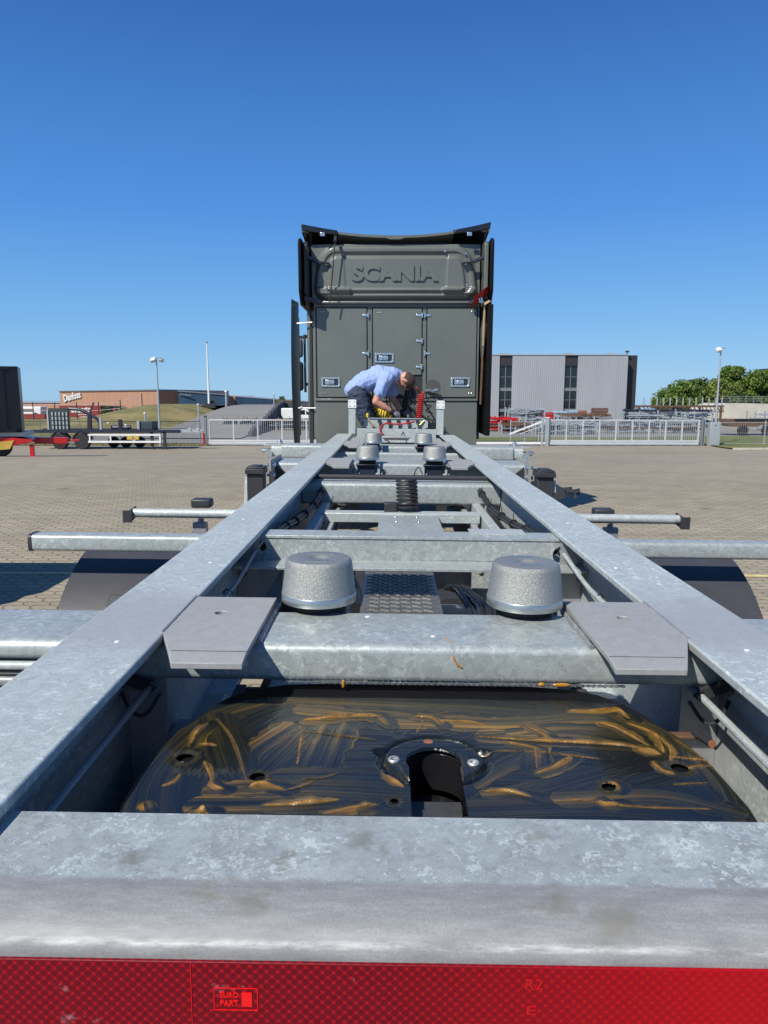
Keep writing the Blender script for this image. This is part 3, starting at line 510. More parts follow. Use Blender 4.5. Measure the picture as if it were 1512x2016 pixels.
def cone(x, y, zb, s=1.0, neck=.13):
    m = MB(); k = s
    m.lathe([(0, 0), (.080, 0), (.0865, .002), (.0864, .019), (.0858, .0205), (.0852, .0225), (.0775, .088), (.0758, .0945), (.0720, .0985), (.066, .0998), (.026, .1008), (.021, .0992), (.015, .0950), (.0, .0935)], (x, y, zb), 64)
    c = part(m, 'buffer_cone', M['cast'], ang=32); 
    if s != 1: return c
    m = MB(); m.lathe([(.0868, .0), (.0872, .002), (.0869, .0185), (.0860, .0198)], (x, y, zb), 64); m.f = m.f[:-2]; part(m, 'machined_ring', M['machined'], parent=c)
    m = MB()
    for yy, w in ((-.042, .052), (.040, .066)):
        a = R(8 if x > 0 else -3); c0 = Vector((x - yy * math.sin(a), y + yy * math.cos(a), zb + .1000))
        m = MB(); m.obox(c0, (w, .011, .0018), (0, 0, a))
        for q in range(9): m.obox(c0 + Vector((math.cos(a), math.sin(a), 0)) * (q - 4) * w * .1 + Vector((0, 0, .0012)), (w * .05, .006, .0018), (0, 0, a))
        part(m, 'raised_mark', M['machined'], parent=c)
    m = MB(); m.cyl((x, y + .005, zb - neck), (x, y + .005, zb + .001), .058, .066, 28); part(m, 'rubber_neck', M['rubber'], parent=c); return c
cone(-.236, 1.672, 1.2735); cone(.242, 1.655, 1.2735)
m = MB()
for x in (-.236, .242): m.box(x - .10, x + .10, 1.641, 1.76, 1.175, 1.185)
part(m, 'cone_bracket', M['galv_dull'])
# pipes clipped along the webs
for s in (-1, 1):
    m = MB(); m.tube(catmull([(s * .556, .62, 1.150), (s * .556, 1.2, 1.155), (s * .553, 1.40, 1.160), (s * .552, 1.75, 1.160), (s * .545, 2.2, 1.165), (s * .540, 2.56, 1.205), (s * .540, 2.9, 1.20), (s * .53, 3.2, 1.12)], 6), .0075, 10); p = part(m, 'brake_pipe', M['galv'] if s > 0 else M['galv_dull'])
    m = MB()
    for y in (1.40, 1.95, 2.12, 2.35): m = MB(); m.tube([(s * .552 - .012, y, 1.162), (s * .552, y - .006, 1.174), (s * .552 + .014, y, 1.163), (s * .552, y + .004, 1.150), (s * .552 - .012, y, 1.162)], .003, 6); part(m, 'cable_tie', M['cable'], parent=p)
    m = MB()
    m.bar((s * .552, 1.40, 1.165), (s * .605, 1.40, 1.185), .012, .022); part(m, 'pipe_clamp', M['darksteel'], parent=p); m = MB(); m.tube(catmull([(s * .60, 1.38, 1.16), (s * .575, 1.36, 1.13), (s * .55, 1.37, 1.12), (s * .53, 1.40, 1.15)], 5), .004, 6); m.tube(catmull([(s * .59, 1.36, 1.18), (s * .58, 1.33, 1.20), (s * .57, 1.35, 1.21), (s * .575, 1.38, 1.19)], 5), .0035, 6)
    part(m, 'cable_tie', M['cable'], parent=p)
# crossmember two: channel with cable holes
m = MB(); yprism(m, [(-.606, 1.164), (.606, 1.164), (.606, 1.243), (-.606, 1.243)], 2.552, 2.562, [circ(-.538, 1.207, .031), circ(.538, 1.193, .031)])
m.box(-.53, .60, 2.548, 2.66, 1.2432, 1.2535); m.box(-.60, .60, 2.435, 2.5518, 1.156, 1.166)
c2 = part(m, 'channel_crossmember', M['galv_cross'], bevel=.002)
m = MB(); m.box(.22, .42, 2.60, 2.70, 1.254, 1.258); m.tube(catmull([(.60, 2.54, 1.24), (.585, 2.545, 1.22), (.575, 2.545, 1.20)], 3), .004); part(m, 'patch_plate', M['galv'], parent=c2)
# tread-plate catwalk and hoses below
m = MB(); m.box(-.165, .105, 1.78, 2.86, 1.045, 1.051)
for i in range(-3, 4):
    for j in range(44):
        x, y = -.03 + i * .036 + (0 if j % 2 else .018), 1.80 + j * .024
        if -.150 < x < .090: m.obox((x, y, 1.0522), (.034, .0055, .003), (0, 0, R(28 if j % 2 else -28)))
part(m, 'tread_plate', M['alu'])
m = MB()
for x0, x1, y0, y1, z in ((-.42, -.145, 1.8, 3.0, .90), (.14, .44, 1.8, 3.0, .88)): m.box(x0, x1, y0, y1, z - .006, z)
part(m, 'floor_plate', M['alu'])
m = MB(); m.tube(catmull([(-.30, 2.80, .99), (-.235, 2.72, 1.06), (-.195, 2.55, 1.065), (-.180, 2.38, 1.04)], 8), .022, 14); part(m, 'hose', M['cable'])
m = MB(); m.tube(catmull([(-.34, 2.25, .95), (-.25, 2.2, .96), (-.16, 2.28, .955)], 8), .009, 10); part(m, 'hose', M['cable'])
for k in range(5):
    m = MB(); x = .17 + k * .022; m.tube(catmull([(x, 3.0, .95), (x + .02, 2.8, 1.00 - k * .008), (x + .05 + .02 * math.sin(k), 2.55, .985), (x + .03, 2.3, .93)], 7), .012 + .004 * (k % 2), 10); part(m, 'hose', M['cable'])
for x, y in ((.30, 2.40), (.36, 2.62), (.33, 2.32)):
    m = MB(); m.cyl((x, y, .90), (x + .03, y + .05, .95), .017, .013, 14); part(m, 'hose_coupling', M['cablered'])
m = MB(); m.box(.26, .40, 2.86, 2.88, .93, 1.10); m.cyl((.29, 2.85, 1.06), (.29, 2.86, 1.06), .010); m.cyl((.37, 2.85, 1.06), (.37, 2.86, 1.06), .010); part(m, 'valve_bracket', M['galv_cross'])
# suspension: axles, beams, wheels, mudguards
def wheel(m_tyre, m_rim, x, y, z, r=.5, w=.36, s=1):
    m_tyre.lathe([(r * .56, -w / 2), (r * .93, -w / 2), (r, -w / 2 + .05), (r, w / 2 - .05), (r * .93, w / 2), (r * .56, w / 2)], (x, y, z), 40, 'x')
    m_rim.lathe([(0, s * w * .1), (r * .22, s * w * .1), (r * .24, s * w * .3), (r * .32, s * w * .3), (r * .34, s * w * .08), (r * .5, s * w * .12), (r * .56, s * w * .48), (r * .575, s * w * .48), (r * .575, -s * w * .48), (0, -s * w * .48)], (x, y, z), 32, 'x')
for y in (2.85, 1.52):
    m = MB(); m.cyl((-.80, y, .5), (.80, y, .5), .06, n=20); part(m, 'axle', M['blackp'])
    for s in (-1, 1):
        m = MB(); m2 = MB(); wheel(m, m2, s * .97, y, .5, s=s); w = part(m, 'tyre', M['rubber']); part(m2, 'rim', M['galv'], parent=w)
        m = MB(); arc = [(y + .577 * math.cos(R(a)), .60 + .577 * math.sin(R(a))) for a in range(-4, 185, 6)]; arc2 = [(y + .560 * math.cos(R(a)), .60 + .560 * math.sin(R(a))) for a in range(-4, 185, 6)]
        xprism(m, arc + arc2[::-1], min(s * .765, s * 1.20), max(s * .765, s * 1.20))
        xprism(m, arc + [(y + .53 * math.cos(R(a)), .60 + .53 * math.sin(R(a))) for a in range(-4, 185, 6)][::-1], min(s * 1.2, s * 1.212), max(s * 1.2, s * 1.212))
        mg = part(m, 'mudguard', M['guard'], bevel=.006, ang=50)
        if y > 2:
            m = MB(); a = R(133); p = Vector((s * .98, y + .585 * math.cos(a), .60 + .585 * math.sin(a))); m.obox(p, (.11, .05, .03), (R(43), 0, 0)); part(m, 'guard_clip', M['darksteel'], parent=mg, bevel=.004)
            m = MB(); m.sph(p + Vector((.01, -.008, .014)), .011); part(m, 'bolt', M['steel'], parent=mg)
for s in (-1, 1):
    m = MB(); m.bar((s * .50, 2.1, .62), (s * .50, 4.9, .62), .09, .10); m.box(s * .54 - .04, s * .54 + .04, 2.0, 2.12, .60, .875); m.box(s * .54 - .04, s * .54 + .04, 3.42, 3.56, .60, .875); part(m, 'suspension_arm', M['blackp'])
    m = MB(); m.cyl((s * .22, 4.9, .72), (s * .22, 3.2, .72), .13, n=24); part(m, 'air_tank', M['blackp'])
# outboard arms
def arm(s, y0, y1, z0, z1, x0, x1, cap=True, mat='galv_cross'):
    m = MB(); xprism(m, rrect(y0, y1, z0, z1, .012, 4), min(s * x0, s * x1), max(s * x0, s * x1)); a = part(m, 'outrigger_arm', M[mat], ang=60)
    if cap:
        m = MB(); xprism(m, rrect(y0 - .002, y1 + .002, z0 - .002, z1 + .002, .013, 4), min(s * x1, s * (x1 + .012)), max(s * x1, s * (x1 + .012))); part(m, 'end_cap', M['blackp'], parent=a)
for s in (-1, 1): arm(s, 2.49, 2.565, 1.198, 1.255, .64, 1.31)
for s in (-1, 1):
    m = MB(); m.cyl((s * .62, 3.24, 1.213), (s * 1.215, 3.24, 1.213), .0205, n=20); a = part(m, 'guard_tube', M['galv'])
    m = MB(); xprism(m, [(3.19, 1.228), (3.28, 1.238), (3.29, 1.19), (3.20, 1.175)], min(s * 1.215, s * 1.222), max(s * 1.215, s * 1.222)); m.box(min(s * 1.205, s * 1.245), max(s * 1.205, s * 1.245), 3.185, 3.192, 1.178, 1.232); part(m, 'end_plate', M['darksteel'], parent=a, bevel=.001)
    m = MB(); m.box(s * .93 - .045, s * .93 + .045, 3.30, 3.37, 1.228, 1.268) if s < 0 else m.box(.86, .95, 3.30, 3.37, 1.205, 1.245)
    part(m, 'side_marker_lamp', M['blackp'], parent=a, bevel=.008)
    m = MB(); m.box(s * .93 - .03, s * .93 + .03, 3.27, 3.31, 1.10, 1.165); m.cyl((s * .93, 3.30, 1.08), (s * .93, 3.30, 1.20), .014); part(m, 'tube_clamp', M['galv_dull'], parent=a)
# loose parts under the left outboard end of the rear crossmember
for i, (y, z, w, h, mt) in enumerate(((1.395, 1.207, .018, .018, 'galv'), (1.39, 1.193, .012, .005, 'blackp'), (1.385, 1.178, .016, .020, 'galv_dull'), (1.395, 1.150, .016, .034, 'navy'), (1.385, 1.118, .02, .026, 'galv_dull'))):
    for s in (-1, 1):
        m = MB(); xprism(m, rrect(y - w / 2, y + w / 2, z - h / 2, z + h / 2, min(w, h) * .45, 4), min(s * .64, s * 1.16), max(s * .64, s * 1.16)); part(m, 'light_bar_rail', M[mt], ang=60)
# longitudinal sub beams and centre plate
for s in (-1, 1):
    m = MB(); m.bar((s * .455, 2.70, 1.05), (s * .455, 4.55, 1.05), .05, .10); part(m, 'inner_beam', M['galv'], bevel=.006)
    m = MB(); m.bar((s * .385, 2.70, 1.045), (s * .385, 4.55, 1.045), .03, .03); part(m, 'inner_beam', M['plate_grey'], bevel=.004)
m = MB(); m.box(-.126, .190, 3.20, 3.93, 1.096, 1.104); cpn = part(m, 'centre_plate', M['galv_cross'], bevel=.002)
for x, y in ((-.04, 3.85), (.075, 3.85), (-.035, 3.70), (.08, 3.70)):
    m = MB(); m.sph((x, y, 1.105), .008, 10, 6); part(m, 'rivet', M['chrome'], parent=cpn)
m = MB(); m.tube([(-.126, 3.20, 1.106), (.190, 3.20, 1.106)], .010, 8); part(m, 'weld_seam', M['chrome'], parent=cpn)
m = MB(); m.box(-.44, .42, 3.93, 4.03, 1.06, 1.112); part(m, 'channel_crossmember', M['galv'], bevel=.004)
m = MB(); m.box(-.25, -.13, 3.22, 3.30, 1.06, 1.10); m.box(-.10, -.03, 3.98, 4.05, 1.112, 1.16); part(m, 'junction_box', M['blackp'], bevel=.004)
m = MB(); m.box(-.60, .60, 2.70, 4.9, .80, .81); part(m, 'floor_plate', M['darksteel'])
# coiled electric cable standing on the centre plate
m = MB(); m2 = MB(); pts = []; pr = []
for k in range(0, 8 * 24 + 1):
    t = k / 24 * 2 * math.pi; h = k / 24 * .021; pts.append((.030 + .052 * math.cos(t) - h * .06 , 4.0 + .040 * math.sin(t), 1.125 + h)); 
m.tube(pts, .0088, 8)
cc = part(m, 'coiled_cable', M['cable'])
for k in range(8): m2.sph((.073 - k * .0012, 3.975, 1.135 + k * .021), .0055, 8, 6)
part(m2, 'red_stripe', M['cablered'], parent=cc)
# cable bundles on both webs
for s in (-1, 1):
    for k in range(4):
        m = MB(); a = k * 1.6; ox, oz = .010 * math.cos(a), .010 * math.sin(a)
        m.tube(catmull([(s * (.538 + ox), 2.66, 1.19 + oz), (s * (.530 + ox), 3.1, 1.175 + oz), (s * (.525 + ox), 3.6, 1.13 + oz), (s * (.50 + ox), 4.1, 1.125 + oz), (s * (.47 + ox), 4.5, 1.19 + oz), (s * (.45 + ox), 4.9, 1.20 + oz)], 8), .0085, 8); part(m, 'cable_bundle', M['cable'])
    m = MB()
    m = MB()
    for y, x, z in ((2.9, .533, 1.185), (3.2, .529, 1.165), (3.5, .526, 1.138), (3.8, .515, 1.126), (4.1, .50, 1.125), (4.35, .48, 1.165)):
        m = MB(); m.lathe([(.0225, -.004), (.024, 0), (.0225, .004)], (s * x, y, z), 12, 'y'); m.tube([(s * x, y, z + .02), (s * (x - .01) + .01, y + .01, z + .05)], .002, 5); part(m, 'cable_tie', M['cable'])
# crossmember three, black spreader bar, crossmember four
crossmember(4.42, 4.74, 1.085, 1.2165, -.60, .60, .022)
m = MB(); m.cyl((-.605, 4.52, 1.243), (.605, 4.52, 1.243), .0155, n=16); m.box(-.606, -.56, 4.47, 4.56, 1.20, 1.254); m.box(.56, .606, 4.47, 4.56, 1.20, 1.254); part(m, 'spreader_bar', M['blackp'])
crossmember(5.30, 5.72, 1.10, 1.254, -.90, .90, .022)
for s in (-1, 1):
    guide_plate(s, 5.50, 4.95, .345, .523, .455, False)
    m = MB(); m.box(s * .905 - .006, s * .905 + .006, 5.10, 5.60, 1.02, 1.29); fp = part(m, 'flange_plate', M['plate_grey'])
    m = MB(); yprism(m, [(s * .899, 1.245), (s * .72, 1.10), (s * .899, 1.10)], 5.285, 5.295); part(m, 'gusset', M['darksteel'])
    for z in (1.25, 1.18, 1.10):
        for d in (-1, 1):
            m = MB(); m.cyl((s * .905 + d * .006, 5.16, z), (s * .905 + d * .030, 5.16, z), .014, n=10); part(m, 'bolt', M['chrome'], parent=fp)
    m = MB(); m.box(s * .985 - .055, s * .985 + .055, 4.96, 5.09, .50, 1.205); ll = part(m, 'landing_leg', M['blackp'], bevel=.006)
    m = MB(); zz = 1.205; m.box(s * .985 - .064, s * .985 + .064, 4.94, 5.11, zz, zz + .035); m.prism([(s * .985 - .058, 4.95, zz + .035), (s * .985 + .058, 4.95, zz + .035), (s * .985 + .058, 5.10, zz + .035), (s * .985 - .058, 5.10, zz + .035)], (0, 0, .012)); m.prism([(s * .985 - .035, 4.97, zz + .047), (s * .985 + .035, 4.97, zz + .047), (s * .985 + .035, 5.08, zz + .047), (s * .985 - .035, 5.08, zz + .047)], (0, 0, .008)); part(m, 'leg_cap', M['blackp'], parent=ll, bevel=.006)
    m = MB(); m.box(s * .985 - .04, s * .985 + .04, 4.99, 5.07, .22, .50); m.cyl((s * .985, 5.03, .18), (s * .985, 5.03, .22), .12, n=20); part(m, 'leg_foot', M['galv'], parent=ll)
    m = MB(); m.bar((s * 1.055, 4.95, .80), (s * 1.045, 5.0, 1.18), .028, .02); part(m, 'leg_brace', M['galv'], parent=ll)
m = MB(); m.bar((1.04, 5.02, 1.06), (1.13, 4.95, 1.10), .06, .05); m.bar((1.04, 5.02, 1.10), (1.16, 4.95, 1.125), .035, .040); m.bar((1.04, 5.02, 1.14), (1.13, 4.96, 1.12), .018, .016); m.cyl((1.14, 4.95, 1.115), (1.21, 4.94, 1.105), .014, n=10); m.bar((1.17, 4.945, 1.115), (1.21, 4.93, 1.125), .03, .025); m.cyl((1.18, 4.94, 1.11), (1.185, 4.93, 1.07), .010); m.bar((1.165, 4.93, 1.075), (1.20, 4.93, 1.082), .008); part(m, 'crank_handle', M['blackp'])
# buffer cones on pillars, middle and front pair
for y, yc in ((5.30, 5.30), (7.06, 7.10)):
    for x in (-.232, .250):
        zc = 1.283
        c = cone(x, y, zc, 1.0, .03)
        m = MB(); m.box(x - .082, x + .082, y - .07, y + .10, zc - .038, zc - .030); m.box(x - .055, x + .055, y - .045, y + .04, zc - .17, zc - .038); part(m, 'cone_pillar', M['navy'], bevel=.003)
        m = MB()
        for d in (-.085, .078): m.box(x + d - .004, x + d + .012, y - .05, y + .02, zc - .17, zc - .03); m.cyl((x + d - .022, y - .03, zc - .10), (x + d + .030, y - .03, zc - .10), .007, n=8)
        part(m, 'clamp', M['galv'])
m = MB(); m.tube(catmull([(.10, 5.28, 1.13), (.11, 5.25, 1.20), (.135, 5.26, 1.235), (.16, 5.25, 1.19), (.17, 5.28, 1.12)], 6), .004, 6); m.tube(catmull([(-.13, 5.28, 1.13), (-.10, 5.26, 1.2), (-.15, 5.27, 1.22)], 6), .004, 6); part(m, 'hose', M['cable'])
# front lock crossmembers and headboard
crossmember(7.12, 7.45, 1.12, 1.254, -1.12, 1.12, .025)
crossmember(6.35, 6.50, 1.10, 1.20, -.60, .60, .02); crossmember(6.80, 6.88, 1.12, 1.215, -.60, .60, .02)
for s in (-1, 1):
    guide_plate(s, 7.55, 6.85, .33, .523, .455, False)
    m = MB(); m.box(min(s * .53, s * .60), max(s * .53, s * .60), 7.5, 8.7, 1.18, 1.19); m.box(-.5 if s < 0 else .27, -.27 if s < 0 else .5, 7.56, 8.55, 1.235, 1.25); part(m, 'floor_plate', M['plate_grey'])
    m = MB(); xprism(m, rrect(7.14, 7.44, 1.135, 1.240, .02, 4), min(s * 1.121, s * 1.22), max(s * 1.121, s * 1.22)); e = part(m, 'extension_arm', M['galv'])
    m = MB(); m.box(min(s * 1.12, s * 1.30), max(s * 1.12, s * 1.30), 7.16, 7.42, 1.238, 1.252); part(m, 'lock_bracket', M['plate_grey'], parent=e, bevel=.002)
    m = MB(); m.lathe([(.028, 0), (.030, .01), (.030, .02), (.012, .045), (0, .047)], (s * 1.16, 7.3, 1.252), 16); part(m, 'twist_lock', M['chrome'], parent=e)
    m = MB(); m.cyl((s * 1.22, 7.2, 1.19), (s * 1.32, 7.2, 1.19), .022, n=12); m.cyl((s * 1.24, 7.14, 1.17), (s * 1.24, 7.10, 1.17), .035, n=14); m.box(s * 1.26 - .012, s * 1.26 + .012, 7.13, 7.15, 1.12, 1.22); m.cyl((s * 1.32, 7.2, 1.20), (s * 1.335, 7.2, 1.20), .012, n=10); part(m, 'lock_handle', M['chrome'], parent=e)
    m = MB(); m.box(s * .522 - .042, s * .522 + .042, 8.80, 8.875, 1.276, 1.66); hp = part(m, 'headboard_post', M['galv'], bevel=.004)
    m = MB(); yprism(m, [(s * .522 - .048, 1.585), (s * .522 + .048, 1.585), (s * .522 + .048, 1.675), (s * .522 + .03, 1.682), (s * .522 - .03, 1.682), (s * .522 - .048, 1.675)], 8.790, 8.798, [circ(s * .522 + a, z, .008, 8) for a in (-.028, .028) for z in (1.605, 1.655)]); part(m, 'post_cap', M['white'], parent=hp)
m = MB(); m.box(-.478, .478, 8.82, 8.87, 1.20, 1.34); m.box(-.70, .70, 8.76, 8.875, 1.18, 1.20); part(m, 'front_beam', M['galv'], bevel=.003)
m = MB(); m.box(-.155, .155, 8.20, 8.40, 1.262, 1.285); m.box(-.14, .14, 8.21, 8.39, 1.245, 1.262); part(m, 'junction_cover', M['plate_grey'], bevel=.006)
# coupling panel for the air and power lines
m = MB(); yprism(m, [(-.385, 1.355), (-.335, 1.338), (.335, 1.338), (.385, 1.355), (.385, 1.43), (.33, 1.462), (-.33, 1.462), (-.385, 1.43)], 8.955, 8.963); m.box(-.33, .33, 8.94, 9.02, 1.458, 1.464); vp = part(m, 'coupling_panel', M['galv'])
for k in range(5):
    x = -.20 + k * .115; m = MB(); m.cyl((x, 8.955, 1.425), (x, 8.915, 1.42), .024, .020, 16); m.cyl((x, 8.93, 1.41), (x + .01, 8.90, 1.36), .015, .010, 10); m.tube(catmull([(x + .01, 8.90, 1.37), (x + .01, 8.88, 1.30), (x * .6, 8.84, 1.26)], 5), .010, 8); part(m, 'socket', M['blackp'], parent=vp)
for x, s in ((-.31, 1), (.31, -1)):
    m = MB(); m.cyl((x - .03 * s, 8.945, 1.44), (x + .02 * s, 8.935, 1.39), .008, n=8); m.cyl((x + .02 * s, 8.935, 1.39), (x + .04 * s, 8.93, 1.37), .012, n=8); part(m, 'brass_fitting', M['brass'], parent=vp)
m = MB(); m.tube(catmull([(-.16, 8.72, 1.27), (-.19, 8.80, 1.33), (-.13, 8.85, 1.40), (.02, 8.86, 1.395), (.14, 8.85, 1.41), (.22, 8.88, 1.43)], 8), .010, 8); part(m, 'hose', M['cablered'])
m = MB(); m.tube(catmull([(-.30, 8.93, 1.38), (-.20, 8.88, 1.33), (-.15, 8.80, 1.27), (-.10, 8.6, 1.25)], 8), .009, 8); m.tube(catmull([(.24, 8.93, 1.35), (.10, 8.85, 1.31), (.06, 8.6, 1.27)], 8), .006, 8); part(m, 'hose', M['cable'])
m = MB(); m.cyl((-.345, 8.96, 1.462), (-.345, 8.96, 1.50), .013, .016, 10); m.sph((-.345, 8.96, 1.505), .016); part(m, 'yellow_cap', M['yellow'], parent=vp)
# king pin plate carried by the tractor
m = MB(); m.box(-.5, .5, 6.9, 8.3, 1.075, 1.085); m.cyl((0, 7.9, 1.0), (0, 7.9, 1.075), .045, n=20); part(m, 'skid_plate', M['darksteel'])

# ================================================================= THE TRACTOR
K = thing('tractor_unit', 'grey green truck tractor with rear storage lockers and raised lettering at the trailer front', 'truck')
def kp(mb, name, mat='truck', parent=None, **k): return mb.build(name, M[mat] if isinstance(mat, str) else mat, parent or K, **k)
# cab behind the lockers
m = MB(); m.prism([(-1.14, 10.25, 1.2), (1.14, 10.25, 1.2), (1.20, 10.6, 1.2), (1.20, 12.3, 1.2), (1.1, 12.55, 1.2), (-1.1, 12.55, 1.2), (-1.20, 12.3, 1.2), (-1.20, 10.6, 1.2)], (0, 0, 2.15)); kp(m, 'cab', bevel=.05, seg=4)
m = MB(); 
for i in range(13):
    pass
loop = [(x * 1.16, 10.0, 3.34 + .24 * math.sqrt(max(0, 1 - (x * .99) ** 8))) for x in [k / 12 - 1 for k in range(25)]]
m.prism([(-1.16, 10.0, 3.30)] + loop + [(1.16, 10.0, 3.30)], (0, 2.2, 0)); kp(m, 'cab_roof', bevel=.03)
m = MB(); m.box(-1.13, 1.13, 10.0, 10.24, 1.15, 3.32); kp(m, 'cab_back', 'truckdark')
m = MB(); m.box(-1.0, 1.0, 12.40, 12.58, 2.2, 3.0); kp(m, 'windscreen', 'glass', bevel=.02)
# upper rear panel as pressed sheet with grooves
def sd_rr(x, z, cx, cz, hx, hz, r): 
    qx = abs(x - cx) - hx + r; qz = abs(z - cz) - hz + r; return math.hypot(max(qx, 0), max(qz, 0)) + min(max(qx, qz), 0) - r
def panel():
    m = MB(); nx, nz = 190, 76; V = []
    for j in range(nz):
        for i in range(nx):
            x = -1.08 + 2.16 * i / (nx - 1); z = 2.925 + .705 * j / (nz - 1); w = 1.075 - .30 * max(0, (z - 3.0) / .63) ** 2.2 * .55
            x2 = x
            o = sd_rr(x * 1.075 / max(w, .5), z, 0, 3.28, 1.06, .345, .17); y = 9.76
            y -= .065 * (1 - sstep(-.055, .0, o))                       # main bulge
            o1 = sd_rr(x * 1.075 / w, z, 0, 3.265, .965, .265, .12); y += .018 * (1 - sstep(-.018, .002, o1))   # recessed ring
            o2 = sd_rr(x * 1.075 / w, z, 0, 3.25, .90, .225, .09); y -= .030 * (1 - sstep(-.03, .0, o2))
            in_low = (1 - sstep(-.02, .0, sd_rr(x, z, -.80, 3.05, .24, .050, .045))) + (1 - sstep(-.02, 0, sd_rr(x, z, .82, 3.05, .24, .050, .045))); y -= .035 * min(1, in_low)
            o3 = sd_rr(x, z + .0, .0, 3.29, .66 + .05 * (z - 3.3), .225, .03); y += .014 * (1 - sstep(-.02, .0, o3))
            V.append((x, y + .05 * (x / 1.08) ** 4, z))
    F = [(j * nx + i, j * nx + i + 1, (j + 1) * nx + i + 1, (j + 1) * nx + i) for j in range(nz - 1) for i in range(nx - 1)]
    n = len(V); bnd = [j * nx for j in range(nz)]
    m.add(V, F); m.box(-1.075, 1.075, 9.80, 9.99, 2.92, 3.60); return m
up_ = kp(panel(), 'upper_rear_panel', 'truck', ang=50)
kp(text_fit('SCANIA', -.560, .540, 3.165, 3.365, 9.695, .034, .050), 'raised_lettering', 'truck', up_, bevel=.006, seg=2)
m = MB(); m.box(-1.05, 1.07, 9.72, 9.99, 2.895, 2.925); kp(m, 'panel_ledge', bevel=.008)
for x, z in ((.62, 3.53), (.88, 3.50), (.90, 3.12)):
    m = MB(); m.cyl((x, 9.69, z), (x, 9.71, z), .012, n=8); kp(m, 'bolt', 'chrome', up_)
# stay rod in front of the panel with its shadow on the sheet
m = MB(); m.tube([(-.755, 9.60, 3.66), (-.765, 9.58, 3.58), (-.80, 9.60, 3.2), (-.835, 9.62, 2.90)], .009, 8); m.sph((-.757, 9.60, 3.64), .026); m.bar((-.757, 9.56, 3.62), (-.757, 9.66, 3.70), .03); kp(m, 'stay_rod', 'darksteel')
# roof deflector
def zroof(x): return 3.712 + .128 * (abs(x) / 1.16) ** 2.1 * (1.06 if x > 0 else .92)
m = MB(); xs = [-.755 + 1.49 * i / 24 for i in range(25)]
L = [(x, 9.69, zroof(x) + .010) for x in xs]; L2 = [(x, 9.69, zroof(x) - .020 - (.018 if abs(x + .02) < .10 else 0)) for x in xs]
m.prism(L + L2[::-1], (0, .05, 0)); v0 = len(m.v)
for a, b in zip(L, L[1:]): m.add([(a[0], 9.72, a[2]), (b[0], 9.72, b[2]), (b[0] * .97, 11.4, b[2] - .42), (a[0] * .97, 11.4, a[2] - .42), (a[0], 9.72, a[2] - .02), (b[0], 9.72, b[2] - .02), (b[0] * .97, 11.4, b[2] - .45), (a[0] * .97, 11.4, a[2] - .45)], [(0, 1, 2, 3), (7, 6, 5, 4)])
rd = kp(m, 'roof_deflector', bevel=0)
for s in (-1, 1):
    xs = [.735 + (1.19 - .735) * i / 8 for i in range(9)]; m = MB()
    top = [(s * x, zroof(s * x) + .022) for x in xs]; bot = [(s * (x - .01), zroof(s * x) - .030 - .035 * i / 8) for i, x in enumerate(xs)]
    yprism(m, top + bot[::-1], 9.66, 9.80); m.prism([(a, 9.80, b) for a, b in top] + [(a, 9.80, b) for a, b in bot[::-1]], (-s * .06, 1.6, -.42)); kp(m, 'deflector_wing', 'blackgloss', rd, bevel=.014, seg=3)
    m = MB(); m.box(s * .92 - .030, s * .92 + .03, 9.645, 9.665, 3.705, 3.75); kp(m, 'marker_bracket', 'chrome', rd, bevel=.004)
m = MB(); m.box(-1.0, 1.0, 9.95, 10.0, 3.55, 3.64); kp(m, 'roof_seal', 'truckdark')
# upper side fairings
for s in (-1, 1):
    m = MB(); pr = [(9.42, 3.60), (9.42, 3.02), (9.58, 2.86), (10.6, 2.86), (10.6, 3.62), (9.50, 3.65)]
    m.prism([(s * 1.165, y, z) for y, z in pr], (s * .04, 0, 0)); uf = kp(m, 'upper_side_fairing', 'fairing', bevel=.012, seg=3)
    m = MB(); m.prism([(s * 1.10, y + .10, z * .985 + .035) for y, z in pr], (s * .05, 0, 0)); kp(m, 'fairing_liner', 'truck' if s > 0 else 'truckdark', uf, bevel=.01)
    m = MB(); m.bar((s * 1.16, 9.55, 3.46), (s * .98, 9.69, 3.40), .045, .035); m.bar((s * .99, 9.685, 3.40), (s * .84, 9.69, 3.385), .06, .014); m.bar((s * 1.16, 9.55, 2.95), (s * .95, 9.70, 2.90), .06, .04); kp(m, 'fairing_hinge', 'navy', uf)
m = MB(); m.prism([(1.155, 9.55, 1.22), (1.21, 9.50, 1.22), (1.215, 9.45, 2.86), (1.155, 9.50, 2.86)], (0, .75, 0)); lf = kp(m, 'lower_side_fairing', 'fairing', bevel=.012, seg=3)
m = MB(); m.prism([(1.10, 9.62, 2.58), (1.135, 9.62, 2.85), (1.15, 9.62, 2.62), (1.13, 9.62, 2.36), (1.115, 9.62, 2.2), (1.10, 9.62, 2.35)], (0, .3, 0)); kp(m, 'fairing_liner', 'truck', lf)
m = MB(); m.prism([(-1.175, 10.02, 1.15), (-1.05, 9.98, 1.15), (-1.05, 9.98, 2.86), (-1.175, 10.02, 2.82)], (0, .25, 0)); kp(m, 'cab_corner', bevel=.02)
m = MB(); m.prism([(-1.155, 9.98, 1.0), (-1.105, 9.98, 1.0), (-1.105, 9.98, 2.80), (-1.135, 9.98, 2.60)], (0, .04, 0)); kp(m, 'corner_seal', 'truckdark')
